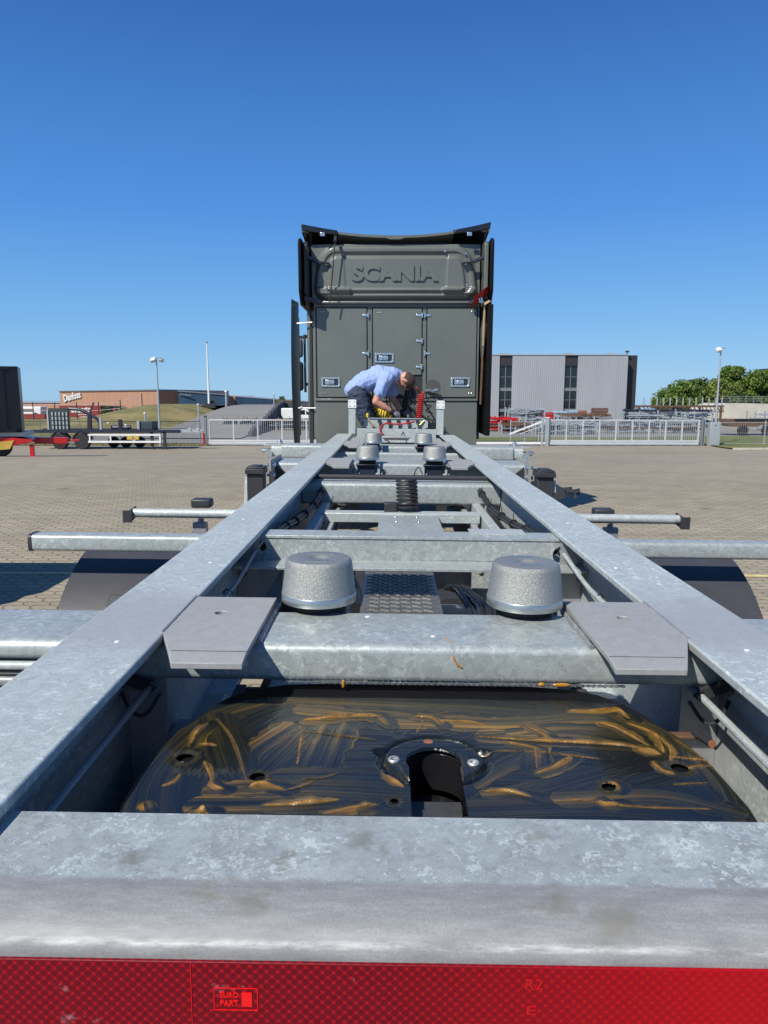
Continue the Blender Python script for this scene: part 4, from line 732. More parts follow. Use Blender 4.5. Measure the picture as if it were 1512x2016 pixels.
# left fairing swung out on stays
m = MB(); out_ = [(-1.47, 3.03), (-1.33, 2.95), (-1.325, 2.86), (-1.35, 2.3), (-1.355, 1.9), (-1.345, 1.15), (-1.35, 1.02), (-1.42, 1.06), (-1.475, 1.16), (-1.49, 1.7), (-1.48, 2.3), (-1.485, 2.8)]
m = MB(); n = 9; ov = []
for j in range(24):
    z = 1.03 + 2.0 * j / 23; xo = -1.410 - .020 * math.sin(j / 23 * 3); xi = -1.285 + (.012 if j > 18 else 0) - .01 * math.sin(j / 23 * 3)
    sl_ = -.08 if j == 23 else 0
    for k in range(n):
        t = k / (n - 1); ov.append((xo + (xi - xo) * t, 10.35 - .36 * t + .05 * math.sin(t * 3.1), z - .09 * t * (j / 23) ** 6))
def shell(V, nu, nv, th):
    mm = MB(); N_ = len(V); mm.add([Vector(p) for p in V] + [Vector(p) + Vector(th) for p in V], [])
    F = [(j * nu + i, j * nu + i + 1, (j + 1) * nu + i + 1, (j + 1) * nu + i) for j in range(nv - 1) for i in range(nu - 1)]
    E_ = [j * nu for j in range(nv)] + [(nv - 1) * nu + i for i in range(1, nu)] + [j * nu + nu - 1 for j in range(nv - 2, -1, -1)] + [i for i in range(nu - 2, 0, -1)]
    mm.f = F + [tuple(i + N_ for i in reversed(f)) for f in F] + [(E_[i], E_[(i + 1) % len(E_)], E_[(i + 1) % len(E_)] + N_, E_[i] + N_) for i in range(len(E_))]; return mm
of = kp(shell(ov, n, 24, (-.012, .05, 0)), 'open_side_fairing', 'fairing')
m = MB(); m.box(-1.295, -1.275, 9.985, 10.03, 1.2, 2.75); m.sph((-1.35, 10.12, 2.92), .012); kp(m, 'fairing_edge', 'truckdark', of)
m = MB(); m.tube([(-1.30, 9.98, 2.67), (-1.04, 9.94, 2.685)], .010, 8); m.tube([(-1.30, 9.98, 1.565), (-1.04, 9.94, 1.565)], .009, 8); m.sph((-1.26, 9.98, 1.57), .022); kp(m, 'support_stay', 'galv_far', of)
# mirrors seen past the fairing
m = MB(); m.box(-1.56, -1.44, 11.9, 12.02, 2.62, 2.66); m.box(-1.44, -1.41, 11.9, 12.0, 1.78, 2.68); m.bar((-1.43, 11.95, 2.65), (-1.18, 12.0, 2.65), .05); m.bar((-1.43, 11.95, 1.9), (-1.18, 12.0, 1.95), .05); ma = kp(m, 'mirror_arm', 'truckdark')
for z0, z1, mt in ((2.32, 2.62, 'truck'), (1.80, 2.26, 'truckdark')):
    m = MB(); m.box(-1.585, -1.45, 11.82, 11.98, z0, z1); kp(m, 'mirror_housing', mt, ma, bevel=.05, seg=4)
# locker cabinet
m = MB(); m.box(-1.045, 1.07, 9.80, 9.985, 1.665, 2.90); lk = kp(m, 'locker_cabinet', bevel=.008)
m = MB(); m.box(-1.055, 1.08, 9.772, 9.80, 2.862, 2.895); m.box(-1.055, 1.08, 9.772, 9.80, 1.662, 1.692); m.box(-1.055, -1.035, 9.774, 9.80, 1.692, 2.862); m.box(1.06, 1.08, 9.774, 9.80, 1.692, 2.862); m.box(-.360, -.305, 9.776, 9.80, 1.692, 2.862); m.box(.352, .398, 9.776, 9.80, 1.692, 2.862); kp(m, 'frame_trim', 'truck', lk, bevel=.004)
def door(x0, x1, z0, z1, lx, lz, hinges, studs):
    m = MB(); m.box(x0 + .012, x1 - .012, 9.770, 9.80, z0 + .012, z1 - .012); d = kp(m, 'locker_door', 'truck', lk, bevel=.005)
    m = MB(); yprism(m, [(x0, z0), (x1, z0), (x1, z1), (x0, z1)], 9.790, 9.7995, [[(x0 + .011, z0 + .011), (x1 - .011, z0 + .011), (x1 - .011, z1 - .011), (x0 + .011, z1 - .011)]]); kp(m, 'door_seal', 'truckdark', d)
    r1 = rrect(lx - .125, lx + .125, lz - .062, lz + .062, .018, 3); r2 = rrect(lx - .098, lx + .098, lz - .040, lz + .040, .008, 2)
    m = MB(); yprism(m, r1, 9.758, 9.7715, [r2]); 
    for a in (-1, 1):
        for b in (-1, 0, 1): m.sph((lx + a * .113, 9.757, lz + b * .05), .007, 8, 5)
    for a in (-.05, .05):
        for b in (-1, 1): m.sph((lx + a, 9.757, lz + b * .052), .007, 8, 5)
    l = kp(m, 'latch', 'chrome', d, bevel=.002)
    m = MB(); m.box(lx - .098, lx + .098, 9.7685, 9.7695, lz - .04, lz + .04); kp(m, 'latch_recess', 'darksteel', l)
    m = MB(); m.box(lx - .075, lx + .045, 9.762, 9.7684, lz - .03, lz + .03); m.cyl((lx - .028, 9.74, lz + .004), (lx - .028, 9.765, lz + .004), .016, n=12); m.bar((lx - .02, 9.752, lz), (lx + .05, 9.756, lz - .006), .008, .02); kp(m, 'latch_handle', 'chrome', l, bevel=.002)
    m = MB()
    for a, b in studs: m.sph((a, 9.769, b), .009, 8, 5)
    kp(m, 'rivet', 'chrome', d)
    for hx, hz, s in hinges:
        m = MB(); m.box(min(hx, hx + s * .075), max(hx, hx + s * .075), 9.760, 9.770, hz - .014, hz + .014); m.cyl((hx, 9.757, hz - .032), (hx, 9.757, hz + .032), .012, n=10); kp(m, 'hinge', 'chrome', d, bevel=.003)
door(-1.03, -.362, 1.700, 2.860, -.845, 1.905, [(-.352, 2.752, -1), (-.352, 2.272, -1)], [(-.96, 2.80), (-.925, 2.80), (-.96, 1.76), (-.925, 1.76)])
door(-.303, .350, 1.985, 2.850, -.145, 2.215, [(.342, 2.752, -1), (.342, 2.43, -1), (.342, 2.10, -1)], [(-.23, 2.785), (-.195, 2.785)])
door(.400, 1.058, 1.700, 2.850, .845, 1.905, [(.378, 2.752, 1), (.378, 2.272, 1)], [(.98, 2.80), (1.015, 2.80), (.96, 1.76), (.995, 1.76)])
m = MB(); m.box(-.303, .350, 9.79, 9.80, 1.70, 1.975); kp(m, 'connector_recess', 'truckdark', lk)
m = MB(); m.box(-1.05, 1.075, 9.79, 9.90, .90, 1.660); kp(m, 'lower_rear_panel', bevel=.008)
m = MB(); m.cyl((.40, 9.78, 1.79), (.46, 9.70, 1.80), .02, n=10); m.bar((.42, 9.74, 1.79), (.54, 9.72, 1.80), .018); m.cyl((.50, 9.70, 1.80), (.55, 9.70, 1.80), .025, n=10); kp(m, 'air_fitting', 'chrome')
m = MB(); yprism(m, circ(.49, 1.84, .10, 32), 9.7685, 9.7695); kp(m, 'wear_mark', simple('rubbed_paint', (.082, .080, .072), .5))
m = MB(); m.cyl((-.03, 9.70, 1.86), (-.03, 9.80, 1.86), .05, n=16); m.box(-.02, .20, 9.70, 9.79, 1.72, 1.90); m.cyl((.14, 9.66, 1.83), (.14, 9.72, 1.83), .045, n=16); kp(m, 'socket_box', 'blackp', bevel=.006)
# chassis, catwalk, wheels, tanks
for s in (-1, 1):
    m = MB(); m.box(s * .43 - .04, s * .43 + .04, 6.9, 12.3, .62, .90); kp(m, 'chassis_rail', 'darksteel')
m = MB(); m.box(-.62, .62, 8.95, 9.75, .90, .92); kp(m, 'catwalk', 'alu')
m = MB(); zprism(m, [(-.45, 7.4), (.45, 7.4), (.48, 7.9), (.40, 8.25), (-.40, 8.25), (-.48, 7.9)], 1.0, 1.074); m.box(-.40, .40, 7.75, 8.05, .88, 1.0); kp(m, 'fifth_wheel', 'darksteel')
for s in (-1, 1):
    m = MB(); m2 = MB(); wheel(m, m2, s * .95, 7.9, .5, .5, .56, s); w = kp(m, 'tyre', 'rubber'); kp(m2, 'rim', 'galv_far', w)
    m = MB(); m2 = MB(); wheel(m, m2, s * 1.0, 11.6, .5, .5, .32, s); w = kp(m, 'tyre', 'rubber'); kp(m2, 'rim', 'galv_far', w)
    m = MB(); arc = [(7.9 + .57 * math.cos(R(a)), .55 + .57 * math.sin(R(a))) for a in range(0, 181, 9)]; arc2 = [(7.9 + .55 * math.cos(R(a)), .55 + .55 * math.sin(R(a))) for a in range(0, 181, 9)]
    xprism(m, arc + arc2[::-1], min(s * .66, s * 1.24), max(s * .66, s * 1.24)); kp(m, 'mudguard', 'guard')
    m = MB(); m.box(min(s * .60, s * 1.18), max(s * .60, s * 1.18), 9.2, 10.9, .35, .95); kp(m, 'fuel_tank', 'galv_far', bevel=.06, seg=4)
m = MB(); m.box(-1.0, -.80, 6.85, 6.95, .78, 1.08); kp(m, 'tail_lamp', 'red', bevel=.03)
m = MB(); m.box(.80, 1.0, 6.85, 6.95, .72, .95); kp(m, 'tail_lamp', 'red', bevel=.03)
m = MB(); m.cyl((-1.10, 7.0, 1.02), (-1.10, 7.12, 1.10), .03, n=10); m.box(-1.08, -.98, 7.0, 7.1, .9, 1.08); kp(m, 'lamp_holder', 'blackp', bevel=.01)
# shovel strapped between cabinet and fairing
S_ = thing('snow_shovel', 'red bladed shovel with wooden handle standing upright behind the right edge of the lockers', 'shovel', (1.11, 9.66, 1.5))
m = MB(); m.tube([(1.118, 9.63, 2.36), (1.125, 9.60, 2.90)], .016, 10); m.build('handle', M['wood'], S_); m = MB(); m.tube([(1.105, 9.68, 1.62), (1.112, 9.66, 2.0), (1.118, 9.632, 2.365)], .0165, 10); m.build('shaded_handle', M['rust_and_shade'], S_)  # lower handle length: shade put into a dark brown colour, no real sleeve
m = MB(); bl = []
for j in range(6):
    for i in range(9):
        a = i / 8 - .5; bl.append((1.060 + a * .21 + j * .006, 9.56 - .02 * j + .04 * abs(a), 2.905 + j * .026 + a * .15))
shell(bl, 9, 6, (0, .012, 0)).build('blade', M['red'], S_)
m = MB(); m.bar((1.11, 9.56, 2.865), (1.185, 9.54, 2.91), .018, .03); m.build('edge_strip', M['wood'], S_)
m = MB(); m.bar((1.06, 9.54, 2.88), (1.03, 9.53, 2.97), .012, .02); m.bar((1.09, 9.54, 2.88), (1.055, 9.53, 2.985), .010, .02); m.build('bracket', M['chrome'], S_)

# ================================================================= HOSES
def coil(path, rad, turns, r, n=10, phase=0):
    P = catmull(path, 30); L = [0]
    for a, b in zip(P, P[1:]): L.append(L[-1] + (b - a).length)
    out = []; N_ = int(turns * n)
    for i in range(N_ + 1):
        d = L[-1] * i / N_; k = max(j for j in range(len(L)) if L[j] <= d + 1e-9); k = min(k, len(P) - 2); q = (d - L[k]) / max(1e-6, L[k + 1] - L[k]); p = P[k].lerp(P[k + 1], q)
        t = (P[min(k + 3, len(P) - 1)] - P[max(0, k - 3)]).normalized(); a = t.cross(Vector((0, 1, .01))).normalized(); b = t.cross(a); w = 2 * math.pi * i / n + phase
        out.append(p + (a * math.cos(w) + b * math.sin(w)) * rad)
    m = MB(); m.tube(out, r, 8); return m
h = thing('red_air_coil', 'tight red coiled air hose hanging upright right of the worker', 'hose', (.30, 9.3, 1.46))
coil([(.318, 9.30, 1.745), (.305, 9.30, 1.6), (.295, 9.30, 1.45)], .036, 12, .0085).build('coil', M['cablered'], h)
m = MB(); m.tube(catmull([(.265, 9.68, 1.83), (.272, 9.5, 1.83), (.285, 9.4, 1.79), (.335, 9.34, 1.765), (.35, 9.32, 1.75)], 6), .011, 8); m.build('hose_end', M['cablered'], h)
h = thing('yellow_air_coil', 'yellow coiled air hose sagging under the worker', 'hose', (-.17, 9.35, 1.4))
coil([(-.295, 9.42, 1.68), (-.28, 9.40, 1.60), (-.22, 9.38, 1.525), (-.13, 9.36, 1.50), (-.06, 9.34, 1.49)], .050, 10, .0105).build('coil', M['yellow'], h)
m = MB(); m.tube(catmull([(-.08, 9.6, 1.74), (-.06, 9.58, 1.70), (-.07, 9.5, 1.64)], 5), .014, 8); m.sph((-.065, 9.57, 1.735), .028); m.build('hose_end', M['yellow'], h)
h = thing('black_power_coil', 'dense black coiled cable hanging beside the head of the worker', 'cable', (.12, 9.45, 1.46))
coil([(.16, 9.5, 1.80), (.13, 9.48, 1.68), (.105, 9.45, 1.55), (.095, 9.42, 1.48)], .032, 17, .0085).build('coil', M['cable'], h)
m = MB(); m.tube(catmull([(.15, 9.45, 1.62), (.19, 9.40, 1.55), (.25, 9.35, 1.47)], 6), .009, 8); m.build('hose_end', M['cable'], h)
h = thing('loose_black_coil', 'stretched thin black spiral cable hanging right of the red hose', 'cable', (.45, 9.4, 1.3))
coil([(.345, 9.45, 1.76), (.40, 9.42, 1.66), (.425, 9.40, 1.52), (.45, 9.38, 1.40), (.462, 9.36, 1.31)], .035, 5.2, .0075, 18).build('coil', M['cable'], h)
h = thing('slack_black_cable', 'slack black cable looping left of the red coil', 'cable', (.22, 9.4, 1.4))
m = MB(); m.tube(catmull([(.18, 9.5, 1.72), (.22, 9.42, 1.62), (.25, 9.40, 1.55), (.205, 9.40, 1.565), (.19, 9.38, 1.52), (.22, 9.36, 1.47), (.26, 9.34, 1.46)], 7), .008, 8); m.build('cable', M['cable'], h)
h = thing('twin_black_lines', 'pair of thin black lines behind the forearm of the worker', 'cable', (-.1, 9.6, 1.5))
for d in (0, .035):
    m = MB(); m.tube(catmull([(-.125 + d, 9.6, 1.74), (-.11 + d, 9.58, 1.64), (-.08 + d, 9.5, 1.56)], 6), .008, 8); m.build('line', M['cable'], h)

# ================================================================= PERSON
PR = thing('person', 'man in light blue short sleeved shirt and dark denim shorts bending forward with grey gloves', 'person', (-.42, 9.3, .92))
def skinmesh(chains, sub=1):
    """tapered elliptical limbs; every chain is [(x, y, z, r, r_sideways)...]; the pieces are fused into one surface afterwards"""
    m = MB(); k = 16
    for ch in chains:
        ch = [(*p[:4], p[4] if len(p) > 4 else p[3]) for p in ch]
        for p, q in zip(ch, ch[1:]):
            a, b = Vector(p[:3]), Vector(q[:3]); d = (b - a).normalized(); side = Vector((0, 1, 0)); side = (side - d * side.dot(d)).normalized(); nn = d.cross(side); L = (b - a).length; st = max(2, int(L / .03)); rows = []
            for i in range(st + 1):
                t = i / st; c = a.lerp(b, t); r1 = p[3] + (q[3] - p[3]) * t; r2 = p[4] + (q[4] - p[4]) * t
                rows += [c + nn * r1 * math.cos(2 * math.pi * j / k) + side * r2 * math.sin(2 * math.pi * j / k) for j in range(k)]
            f = [(i * k + j, i * k + (j + 1) % k, (i + 1) * k + (j + 1) % k, (i + 1) * k + j) for i in range(st) for j in range(k)] + [tuple(range(k - 1, -1, -1)), tuple(range(st * k, (st + 1) * k))]
            m.add(rows, f)
        for p in ch: m.sph(p[:3], 1, 16, 10, (p[3], p[4], p[3]))
    return m.v, m.f
def fuse(mb, voxel=.009, smooth=3, fac=.5):
    me = bpy.data.meshes.new('f'); me.from_pydata(mb.v, [], mb.f); bm = bmesh.new(); bm.from_mesh(me); bmesh.ops.recalc_face_normals(bm, faces=bm.faces); bm.to_mesh(me); bm.free()
    o = bpy.data.objects.new('f', me); COL.objects.link(o); r = o.modifiers.new('r', 'REMESH'); r.mode = 'VOXEL'; r.voxel_size = voxel
    s = o.modifiers.new('s', 'SMOOTH'); s.iterations = smooth; s.factor = fac; dg = bpy.context.evaluated_depsgraph_get(); ev = bpy.data.meshes.new_from_object(o.evaluated_get(dg))
    m = MB(); m.v = [tuple(x.co) for x in ev.vertices]; m.f = [tuple(p.vertices) for p in ev.polygons]; bpy.data.objects.remove(o); return m
# joints in world space: bent at the hips, facing +X, near side is -Y
pel = (-.47, 9.30, 1.79); lum = (-.40, 9.30, 1.885); che = (-.20, 9.30, 1.965); nkb = (-.03, 9.30, 1.985); nk = (.045, 9.295, 1.965)
hipL = (-.465, 9.20, 1.74); hipR = (-.445, 9.40, 1.74); kneL = (-.335, 9.20, 1.38); kneR = (-.27, 9.42, 1.39); anL = (-.40, 9.20, 1.0); anR = (-.34, 9.44, 1.0)
shL = (-.115, 9.13, 1.945); shR = (-.08, 9.47, 1.92); elL = (-.245, 9.08, 1.66); elR = (-.03, 9.52, 1.68); wrL = (-.045, 9.13, 1.535); wrR = (.09, 9.42, 1.525)
chains = [[(*pel, .12, .15), (*lum, .11, .14), (*che, .115, .155), (*nkb, .085, .12), (*nk, .055)], [(*pel, .12, .15), (*hipL, .095), (-.40, 9.20, 1.56, .080), (*kneL, .062), (-.375, 9.2, 1.22, .058), (*anL, .038), (-.31, 9.19, .95, .034), (-.22, 9.18, .945, .028)],
          [(*pel, .12, .15), (*hipR, .095), (-.36, 9.41, 1.56, .080), (*kneR, .062), (-.31, 9.43, 1.22, .058), (*anR, .038), (-.25, 9.44, .95, .034), (-.16, 9.45, .945, .028)],
          [(*che, .115, .155), (*shL, .070), (-.185, 9.10, 1.80, .053), (*elL, .045), (-.15, 9.10, 1.60, .042), (*wrL, .027)], [(*che, .115, .155), (*shR, .070), (-.05, 9.50, 1.80, .050), (*elR, .043), (.03, 9.47, 1.60, .040), (*wrR, .027)]]
v, f = skinmesh(chains); body = MB().add(v, f)
# head, face down and forward
def head():
    m = MB(); n, k = 40, 28; A = Matrix.Translation((.125, 9.285, 1.920)) @ Matrix.Rotation(R(118), 4, 'Y') @ Matrix.Rotation(R(14), 4, 'Z')
    V = []
    for i in range(k + 1):
        th = math.pi * i / k
        for j in range(n):
            ph = 2 * math.pi * j / n; x = math.sin(th) * math.cos(ph); y = math.sin(th) * math.sin(ph); z = math.cos(th)   # z up skull, +x face
            X, Y, Z = .098 * x, .077 * y, .120 * z
            if z < 0: X *= 1 - .16 * (-z) ** 1.5; Y *= 1 - .30 * (-z) ** 1.4
            if x > 0 and z < .35: X = min(X, .088) 
            if x < 0: X *= 1.06
            d = math.hypot(Y, (Z + .018) * .8); X += .026 * math.exp(-(d / .012) ** 2) * (x > 0) + .010 * math.exp(-((Y / .010) ** 2 + ((Z - .01) / .03) ** 2)) * (x > 0)   # nose
            for e in (-1, 1): X -= .010 * math.exp(-(((Y - e * .030) / .014) ** 2 + ((Z - .010) / .011) ** 2)) * (x > 0)                                              # eye sockets
            X += .006 * math.exp(-((Z - .032) / .010) ** 2) * (x > .4); X -= .004 * math.exp(-((Z + .052) / .005) ** 2 - (Y / .025) ** 2) * (x > 0); X += .008 * math.exp(-((Z + .085) / .016) ** 2 - (Y / .022) ** 2) * (x > 0)
            V.append(A @ Vector((X, Y, Z)))
    m.add(V, [(i * n + j, (i + 1) * n + j, (i + 1) * n + (j + 1) % n, i * n + (j + 1) % n) for i in range(k) for j in range(n)])
    for e in (-1, 1):   # ears
        m2 = MB(); m2.sph((0, 0, 0), 1, 14, 10, (.020, .009, .033)); m.add([A @ (Vector((-.008, e * .080, -.008)) + Vector(p)) for p in m2.v], m2.f)
    return m, A
hm, HA = head(); body.add(hm.v, hm.f); cy_ = MB(); cy_.cyl((.0, 9.30, 1.985), (.10, 9.29, 1.93), .058, .052, 20); body.add(cy_.v, cy_.f)
# hands: palm, four fingers, thumb each
def hand(w, d, side, fing=.0095):
    w = Vector(w); d = Vector(d).normalized(); up = Vector((0, side, 0)) * 1.0; up = (up - d * up.dot(d)).normalized(); dn = d.cross(up).normalized()
    if dn.z > 0: dn = -dn
    ch = []; root = w
    m = MB(); v, f = skinmesh([[(*w, .025, .022), (*(w + d * .035), .030, .018), (*(w + d * .075), .034, .016)]]); m.add(v, f)
    for i, (o, L) in enumerate(((-.027, .066), (-.009, .074), (.009, .070), (.026, .054))):
        b = w + d * .070 + up * o; p1 = b + d * L * .45 + dn * L * .12; p2 = p1 + (d * .6 + dn * .8).normalized() * L * .32; p3 = p2 + (d * .1 + dn).normalized() * L * .28
        v, f = skinmesh([[(*(b - d * .02), fing), (*p1, fing), (*p2, fing * .93), (*p3, fing * .8)]]); m.add(v, f)
    b = w + d * .025 - up * .024; v, f = skinmesh([[(*(b + up * .008), .013), (*(b + d * .025 - up * .018 + dn * .012), .012), (*(b + d * .055 - up * .018 + dn * .030), .0095)]]); m.add(v, f); return m
hL = hand(wrL, (.11, .03, -.055), 1); hR = hand(wrR, (.10, -.05, -.045), -1)
body.add(hL.v, hL.f); body.add(hR.v, hR.f)
bd = fuse(body, .0075, 2).build('body', M['skin'], PR, ang=180)
def grow(mb, amt):
    me = bpy.data.meshes.new('g'); me.from_pydata(mb.v, [], mb.f); me.update(); ns = [tuple(n.vector) for n in me.vertex_normals]
    mb.v = [tuple(p[i] + n[i] * amt for i in range(3)) for p, n in zip(mb.v, ns)]; return mb
for hd in (hL, hR): fuse(grow(fuse(hd, .006, 1), .004), .006, 1).build('glove', M['glove'], PR, ang=180)
for w, d in ((wrL, (.11, .03, -.055)), (wrR, (.10, -.05, -.045))):
    w = Vector(w); d = Vector(d).normalized(); m = MB(); m.tube([w - d * .03, w - d * .02, w + d * .02], [.033, .036, .033], 16); m.build('cuff', M['cable'], PR)
# shirt with folds
ch = [[(-.50, 9.30, 1.80, .135, .172), (*lum, .135, .172), (*che, .140, .178), (*nkb, .100, .135), (.015, 9.297, 1.98, .072)], [(*che, .140, .178), (*shL, .088), (-.165, 9.11, 1.83, .080), (-.190, 9.10, 1.775, .083)], [(*che, .140, .178), (*shR, .088), (-.06, 9.49, 1.83, .080), (-.045, 9.50, 1.775, .083)]]
v, f = skinmesh(ch, 1); sm_ = fuse(MB().add(v, f), .0075, 4)
def folds(m, amp, fr, st=(1, 1, 1), seed=0):
    me = bpy.data.meshes.new('g'); me.from_pydata(m.v, [], m.f); me.update(); ns = [n.vector.copy() for n in me.vertex_normals]
    m.v = [tuple(Vector(p) + n * amp * (noise.noise(Vector((p[0] * fr * st[0] + seed, p[1] * fr * st[1], p[2] * fr * st[2]))) + .5 * noise.noise(Vector((p[0] * fr * 2.3 * st[0] + seed, p[1] * fr * 2, p[2] * fr * 2.3 * st[2]))))) for p, n in zip(m.v, ns)]; return m
folds(sm_, .015, 10, (1.7, .5, .7)).build('shirt', M['shirt'], PR, ang=180)
m = MB(); m.lathe([(.062, -.012), (.070, 0), (.072, .014), (.066, .016)], (0, 0, 0), 24, 'x'); m.v = [tuple(Matrix.Translation((.030, 9.296, 1.972)) @ Matrix.Rotation(R(25), 4, 'Y') @ Vector(p)) for p in m.v]; m.build('collar', M['shirt'], PR)
ch = [[(-.425, 9.30, 1.855, .125, .150), (-.47, 9.30, 1.79, .140, .170), (*hipL, .125), (-.405, 9.20, 1.56, .112), (-.345, 9.20, 1.40, .098)], [(-.47, 9.30, 1.79, .140, .170), (*hipR, .125), (-.365, 9.41, 1.56, .110), (-.285, 9.42, 1.40, .096)]]
v, f = skinmesh(ch, 1); folds(fuse(MB().add(v, f), .008, 3), .016, 11, (.8, .6, 1.6), 5).build('shorts', M['denim'], PR, ang=180)
# hair cap and glasses
m = MB(); hv = []; n, k = 36, 16
for i in range(k + 1):
    th = math.pi * .60 * i / k
    for j in range(n):
        ph = 2 * math.pi * j / n; lim = 1.0 if math.cos(ph) < .2 else (.62 + .1 * (1 - math.cos(ph))); t2 = th * lim; x = math.sin(t2) * math.cos(ph); y = math.sin(t2) * math.sin(ph); z = math.cos(t2)
        hv.append(HA @ Vector((.1005 * x * (1.06 if x < 0 else 1), .0795 * y, .1225 * z)))
m.add(hv, [(i * n + j, (i + 1) * n + j, (i + 1) * n + (j + 1) % n, i * n + (j + 1) % n) for i in range(k) for j in range(n)]); m.build('hair', M['hair'], PR, ang=180)
m = MB()
for e in (-1, 1):
    m.tube([HA @ Vector((.094, e * .032 + .021 * math.cos(t), .010 + .014 * math.sin(t))) for t in [2 * math.pi * q / 14 for q in range(15)]], .0022, 6); m.tube([HA @ Vector((.090, e * .053, .014)), HA @ Vector((.04, e * .079, .012)), HA @ Vector((-.015, e * .083, .006))], .002, 6)
m.tube([HA @ Vector((.095, -.010, .012)), HA @ Vector((.095, .010, .012))], .002, 6); m.build('glasses', M['cable'], PR)
for s, an, dx in ((1, anL, .09), (-1, anR, .09)):
    m = MB(); x, y = an[0] + .06, an[1]; m.sph((x, y, .955), 1, 20, 12, (.14, .052, .045)); m.v = [(a, b, max(c, .922)) for a, b, c in m.v]; m.sph((x - .06, y, .985), 1, 14, 8, (.058, .048, .05)); fuse(m, .008, 2).build('shoe', M['blackp'], PR, ang=180)

# ================================================================= GROUND AND TERRAIN
def sheet(name, xs, ys, zf, mat, dz=0):
    m = MB(); nx = len(xs); m.add([(x, y, zf(x, y) + dz) for y in ys for x in xs], [(j * nx + i, j * nx + i + 1, (j + 1) * nx + i + 1, (j + 1) * nx + i) for j in range(len(ys) - 1) for i in range(nx - 1)])
    me = bpy.data.meshes.new(name); me.from_pydata(m.v, [], m.f); me.shade_smooth(); me.materials.append(mat); o = bpy.data.objects.new(name, me); COL.objects.link(o); o['kind'] = 'structure'; return o
def rng_(a, b, n): return [a + (b - a) * i / n for i in range(n + 1)]
def gf(x, y): return g(y)
sheet('ground', [-1500, -300, -60, 0, 60, 300, 1500], [-300, -40, 0, 14] + rng_(16, 48, 16) + [60, 140] + rng_(160, 400, 8) + [800, 2500], lambda x, y: g(y) - 15 * sstep(140, 400, y) - max(0, y - 400) * .02, M['ground'], -.03)
sheet('paved_yard', [-160, -60, -20, 0, 20, 60, 160], [-40, 0, 14] + rng_(16, 48, 32)[1:] + [49.6], gf, M['pave'])
def line_sheet(name, p0, p1, w, mat, dz):
    d = (Vector(p1) - Vector(p0)); n = Vector((-d.y, d.x)).normalized() * w / 2; k = 16
    m = MB(); v = []
    for i in range(k + 1):
        q = Vector(p0) + d * i / k
        for s in (-1, 1): a = q + n * s; v.append((a.x, a.y, g(a.y) + dz))
    m.add(v, [(2 * i, 2 * i + 1, 2 * i + 3, 2 * i + 2) for i in range(k)]); o = m.build(name, mat); o['kind'] = 'structure'; return o
M['lineyellow'] = simple('worn_yellow_paint', (.62, .52, .22), .7, 0, .25, 9)
line_sheet('painted_line', (-4.4, 7.08), (-1.9, 7.05), .07, M['lineyellow'], .004); line_sheet('painted_line', (1.9, 7.05), (12, 6.85), .09, M['lineyellow'], .004)
sheet('grass_verge', rng_(21.3, 90, 20), [46.2, 47.5, 49, 54, 60], lambda x, y: g(y) + .12 + .05 * math.sin(x * 1.7), M['grassgreen'])
sheet('grass_strip', rng_(4, 60, 14), [54, 56, 59], lambda x, y: g(y) + .06, M['grassgreen'])
sheet('grass_strip', rng_(-60, -12.4, 14), [49.7, 50.5, 52], lambda x, y: g(y) + .03, M['grass'])
m = MB()
for i in range(30): x = 21.3 + i * 1.0; y = 46.1 + .25 * abs(math.sin(i * .2)); m.box(x, x + .98, y - .07, y + .07, g(y) - .05, g(y) + .12)
k_ = m.build('kerb', M['concrete']); k_['kind'] = 'structure'
sheet('access_road', [-60, -40, -20, 0, 60], [51.9, 54, 60, 66], lambda x, y: g(y) + .01, M['asphalt'])
# hillside with ramp
def hz(x, y):
    a = sstep(58, 92, y) * (1 - sstep(99, 140, y)); b = sstep(-16.5, -27, x); top = 2.55 - 1.1 * sstep(-33, -58, x); c = math.exp(-((x + 27.5) / 4) ** 2 - ((y - 88) / 18) ** 2) * .32; top = 1.95 * (.06 + .94 * sstep(-38, -29, x)) * (1 - .14 * sstep(-27, -20, x))
    return -1.70 + (top * a + c) * b + .07 * noise.noise(Vector((x * .3, y * .3, 0)))
def hill_z(x, y): return hz(x, y)
sheet('hillside', rng_(-110, -15.5, 60), rng_(56, 150, 40), hill_z, M['grass'])
def ramp_z(x, y): return -1.66 + 1.95 * sstep(60, 97, y)
rp = MB(); rv = []
for i in range(25):
    y = 57 + 45 * i / 24; t = i / 24; xl = -17.5 - 2.6 * t - 3.2 * (1 - t); xr = -12.2 - 2.2 * t + .6 * (1 - t)
    rv += [(xl, y, ramp_z(0, y) + .06), (xr, y, ramp_z(0, y) + .06)]
rp.add(rv, [(2 * i, 2 * i + 1, 2 * i + 3, 2 * i + 2) for i in range(24)]); rr_ = rp.build('ramp_road', M['asphalt']); rr_['kind'] = 'structure'
m = MB(); pts = [(-11.6 - 2.5 * i / 12, 60 + 37 * i / 12) for i in range(13)]
for (x0, y0), (x1, y1) in zip(pts, pts[1:]): m.add([(x0, y0, -1.7), (x1, y1, -1.7), (x1, y1, ramp_z(0, y1) + .75), (x0, y0, ramp_z(0, y0) + .35), (x0 + .3, y0, -1.7), (x1 + .3, y1, -1.7), (x1 + .3, y1, ramp_z(0, y1) + .75), (x0 + .3, y0, ramp_z(0, y0) + .35)], [(0, 1, 2, 3), (7, 6, 5, 4), (3, 2, 6, 7), (0, 3, 7, 4), (1, 2, 6, 5)])
tag(m.build('ramp_wall', M['darkwall']), 'dark sloping side wall of the ramp road behind the left gate', 'wall')
